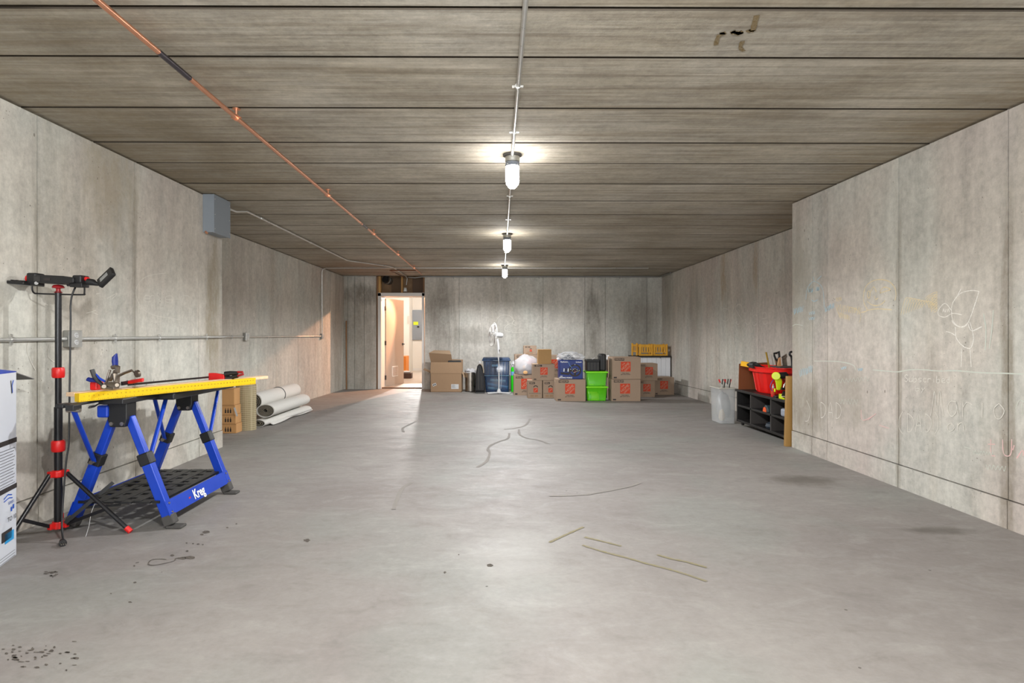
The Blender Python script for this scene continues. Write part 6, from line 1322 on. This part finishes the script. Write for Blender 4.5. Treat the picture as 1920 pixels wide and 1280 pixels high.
m = MB(); m.box(SX+.005, SX+.12, YL-.06, YL+.06, ZT, ZT+.05); m.tube([l_(1060, 1080), l_(1060, 1000)], .010, 8); m.build('shoe', LIME, t, bevel=.004)
m = MB(); m.tube([l_(1220, 1010, -.03), l_(1320, 1000, -.03)], .014, 10); m.cone(l_(1290, 1180, -.08), l_(1290, 1080, -.04), .028, .016, 14); m.build('knob', BLACK, t, smooth=True)
m = MB(); m.cone(l_(1280, 1200, -.08), l_(1280, 1180, -.08), .022, .026, 14); m.build('pale_tip', plain('tip_cream', (210, 200, 170), .5), t, smooth=True)
o = MB().box(SX+.002, SX+.07, 6.13, 6.19, ZT, ZT+.02).build('small_black_tool', BLACK, bevel=.004); prop(o, 'small flat black tool lying beside the glue bottle', 'tool')
# in the cubbies
ym = zm+.012
t = thing('tape_measure', 'tape measure with orange face in the upper middle cubby', 'tape measure', (SX+.06, 6.40, ym)); m = MB(); m.prism([(math.cos(PI*i/12)*.058, math.sin(PI*i/12)*.075) for i in range(13)]+[(-.058, -.0), (.058, .0)][:0], lambda u, v, w_: Vector((SX+.02+w_, 6.40+u, ym+v)), 0, .10); m.build('case', plain('tape_dark', (52, 66, 70), .5), t, bevel=.006)
m = MB(); m.prism([(math.cos(PI*i/12)*.036, math.sin(PI*i/12)*.052) for i in range(13)], lambda u, v, w_: Vector((SX+.014+w_, 6.42+u, ym+v)), 0, .006); m.build('orange_face', plain('tape_orange', (240, 96, 44), .5), t)
o = MB().box(SX+.02, SX+.17, 5.90, 6.08, ym, ym+.085).build('parts_case', plain('grey_blue_case', (150, 156, 168), .5), bevel=.02); prop(o, 'grey rounded parts case in the upper near cubby', 'case')
m = MB(); m.lathe([(0, 0), (.06, 0), (.07, .02), (.06, .05), (.02, .07), (0, .07)], (SX+.1, 6.42, zb_+.026), 20); o = m.build('sander', plain('tool_navy', (42, 52, 62), .5), smooth=True); prop(o, 'small dark blue round tool in the lower middle cubby', 'tool')
# clear bin
yb4 = 7.28; x0 = fitx(1348, yb4); x1 = fitx(1379.5, yb4-.0); zb4 = fz(yb4); zt4 = CZ-(727-VY)*yb4/F
t = thing('clear_bin', 'tall frosted clear plastic bin beside the far end of the shelf', 'bin', ((x0+x1)/2, yb4+.15, zb4))
tapered('body', CLEAR, t, x0, x1, x0+.012, x1-.008, yb4-.02, yb4+.30, zb4+.004, zt4-.012, .01, .004, True)
m = MB(); m.box(x0-.006, x1+.006, yb4-.026, yb4+.306, zt4-.014, zt4); m.build('lid', plain('lid_grey', (186, 182, 172), .4), t, bevel=.004)
o = blobby('paper_bundle', plain('parts_mix', (156, 158, 156), .7, var=.3, sc=12), None, ((x0+x1)/2, yb4+.13, zb4+.19), .085, .10, .20, .12, 31); prop(o, 'grey jumbled packets inside the clear bin', 'packets')
o = blobby('paper_bundle', plain('cream_pack', (200, 182, 150), .7), None, (x0+.055, yb4+.045, zb4+.09), .038, .035, .085, .2, 35); prop(o, 'cream packet low inside the clear bin', 'packets')
# spring clamps on it
def spring(label, px0, lean):
    c = at(px0, 724, yb4+.03); z0 = zt4; t = thing('spring_clamp', label, 'clamp', (c.x, yb4+.03, z0), 0, 'spring clamps on the clear bin')
    m = MB(); m.tube([(c.x, yb4+.03, z0), (c.x+.004, yb4+.03, z0+.04), (c.x-.02*lean, yb4+.03, z0+.075)], [.010, .011, .006], 8, flat=.6); m.build('jaw', GALV if lean > 0 else BLACK, t, smooth=True)
    m = MB(); m.tube([(c.x-.018*lean, yb4+.03, z0+.065), (c.x-.034*lean, yb4+.03, z0+.105)], [.008, .010], 8); m.build('grip', RED, t, smooth=True)
    m = MB(); m.tube([(c.x+.006, yb4+.03, z0+.04), (c.x+.016, yb4+.03, z0+.11)], [.008, .009], 8); m.build('second_grip', BLACK, t, smooth=True)
spring('red-tipped spring clamp on the clear bin, leftmost', 1353, 1); spring('red-tipped spring clamp on the clear bin, second from left', 1357.5, -.6)
spring('red-tipped spring clamp on the clear bin, third from left', 1363, 1); spring('red-tipped spring clamp on the clear bin, rightmost', 1367.5, -.6)
# timber beside the shelf
YW = 5.66; x0, x1 = fitx(1473, YW), fitx(1486, YW)
m = MB(); m.hexa([(x0, YW, fz(YW)), (x1+.02, YW, fz(YW)), (x1+.02, YW+.038, fz(YW)), (x0, YW+.038, fz(YW))], [(x0+.018, YW, .82), (x1+.03, YW, .82), (x1+.03, YW+.038, .82), (x0+.018, YW+.038, .82)])
o = m.build('timber_board', wood('tan_board', (140, 104, 50), (166, 128, 70), (1, 1, .1)), bevel=.002); prop(o, 'tan wooden board standing on end between shelf and wall corner', 'board')
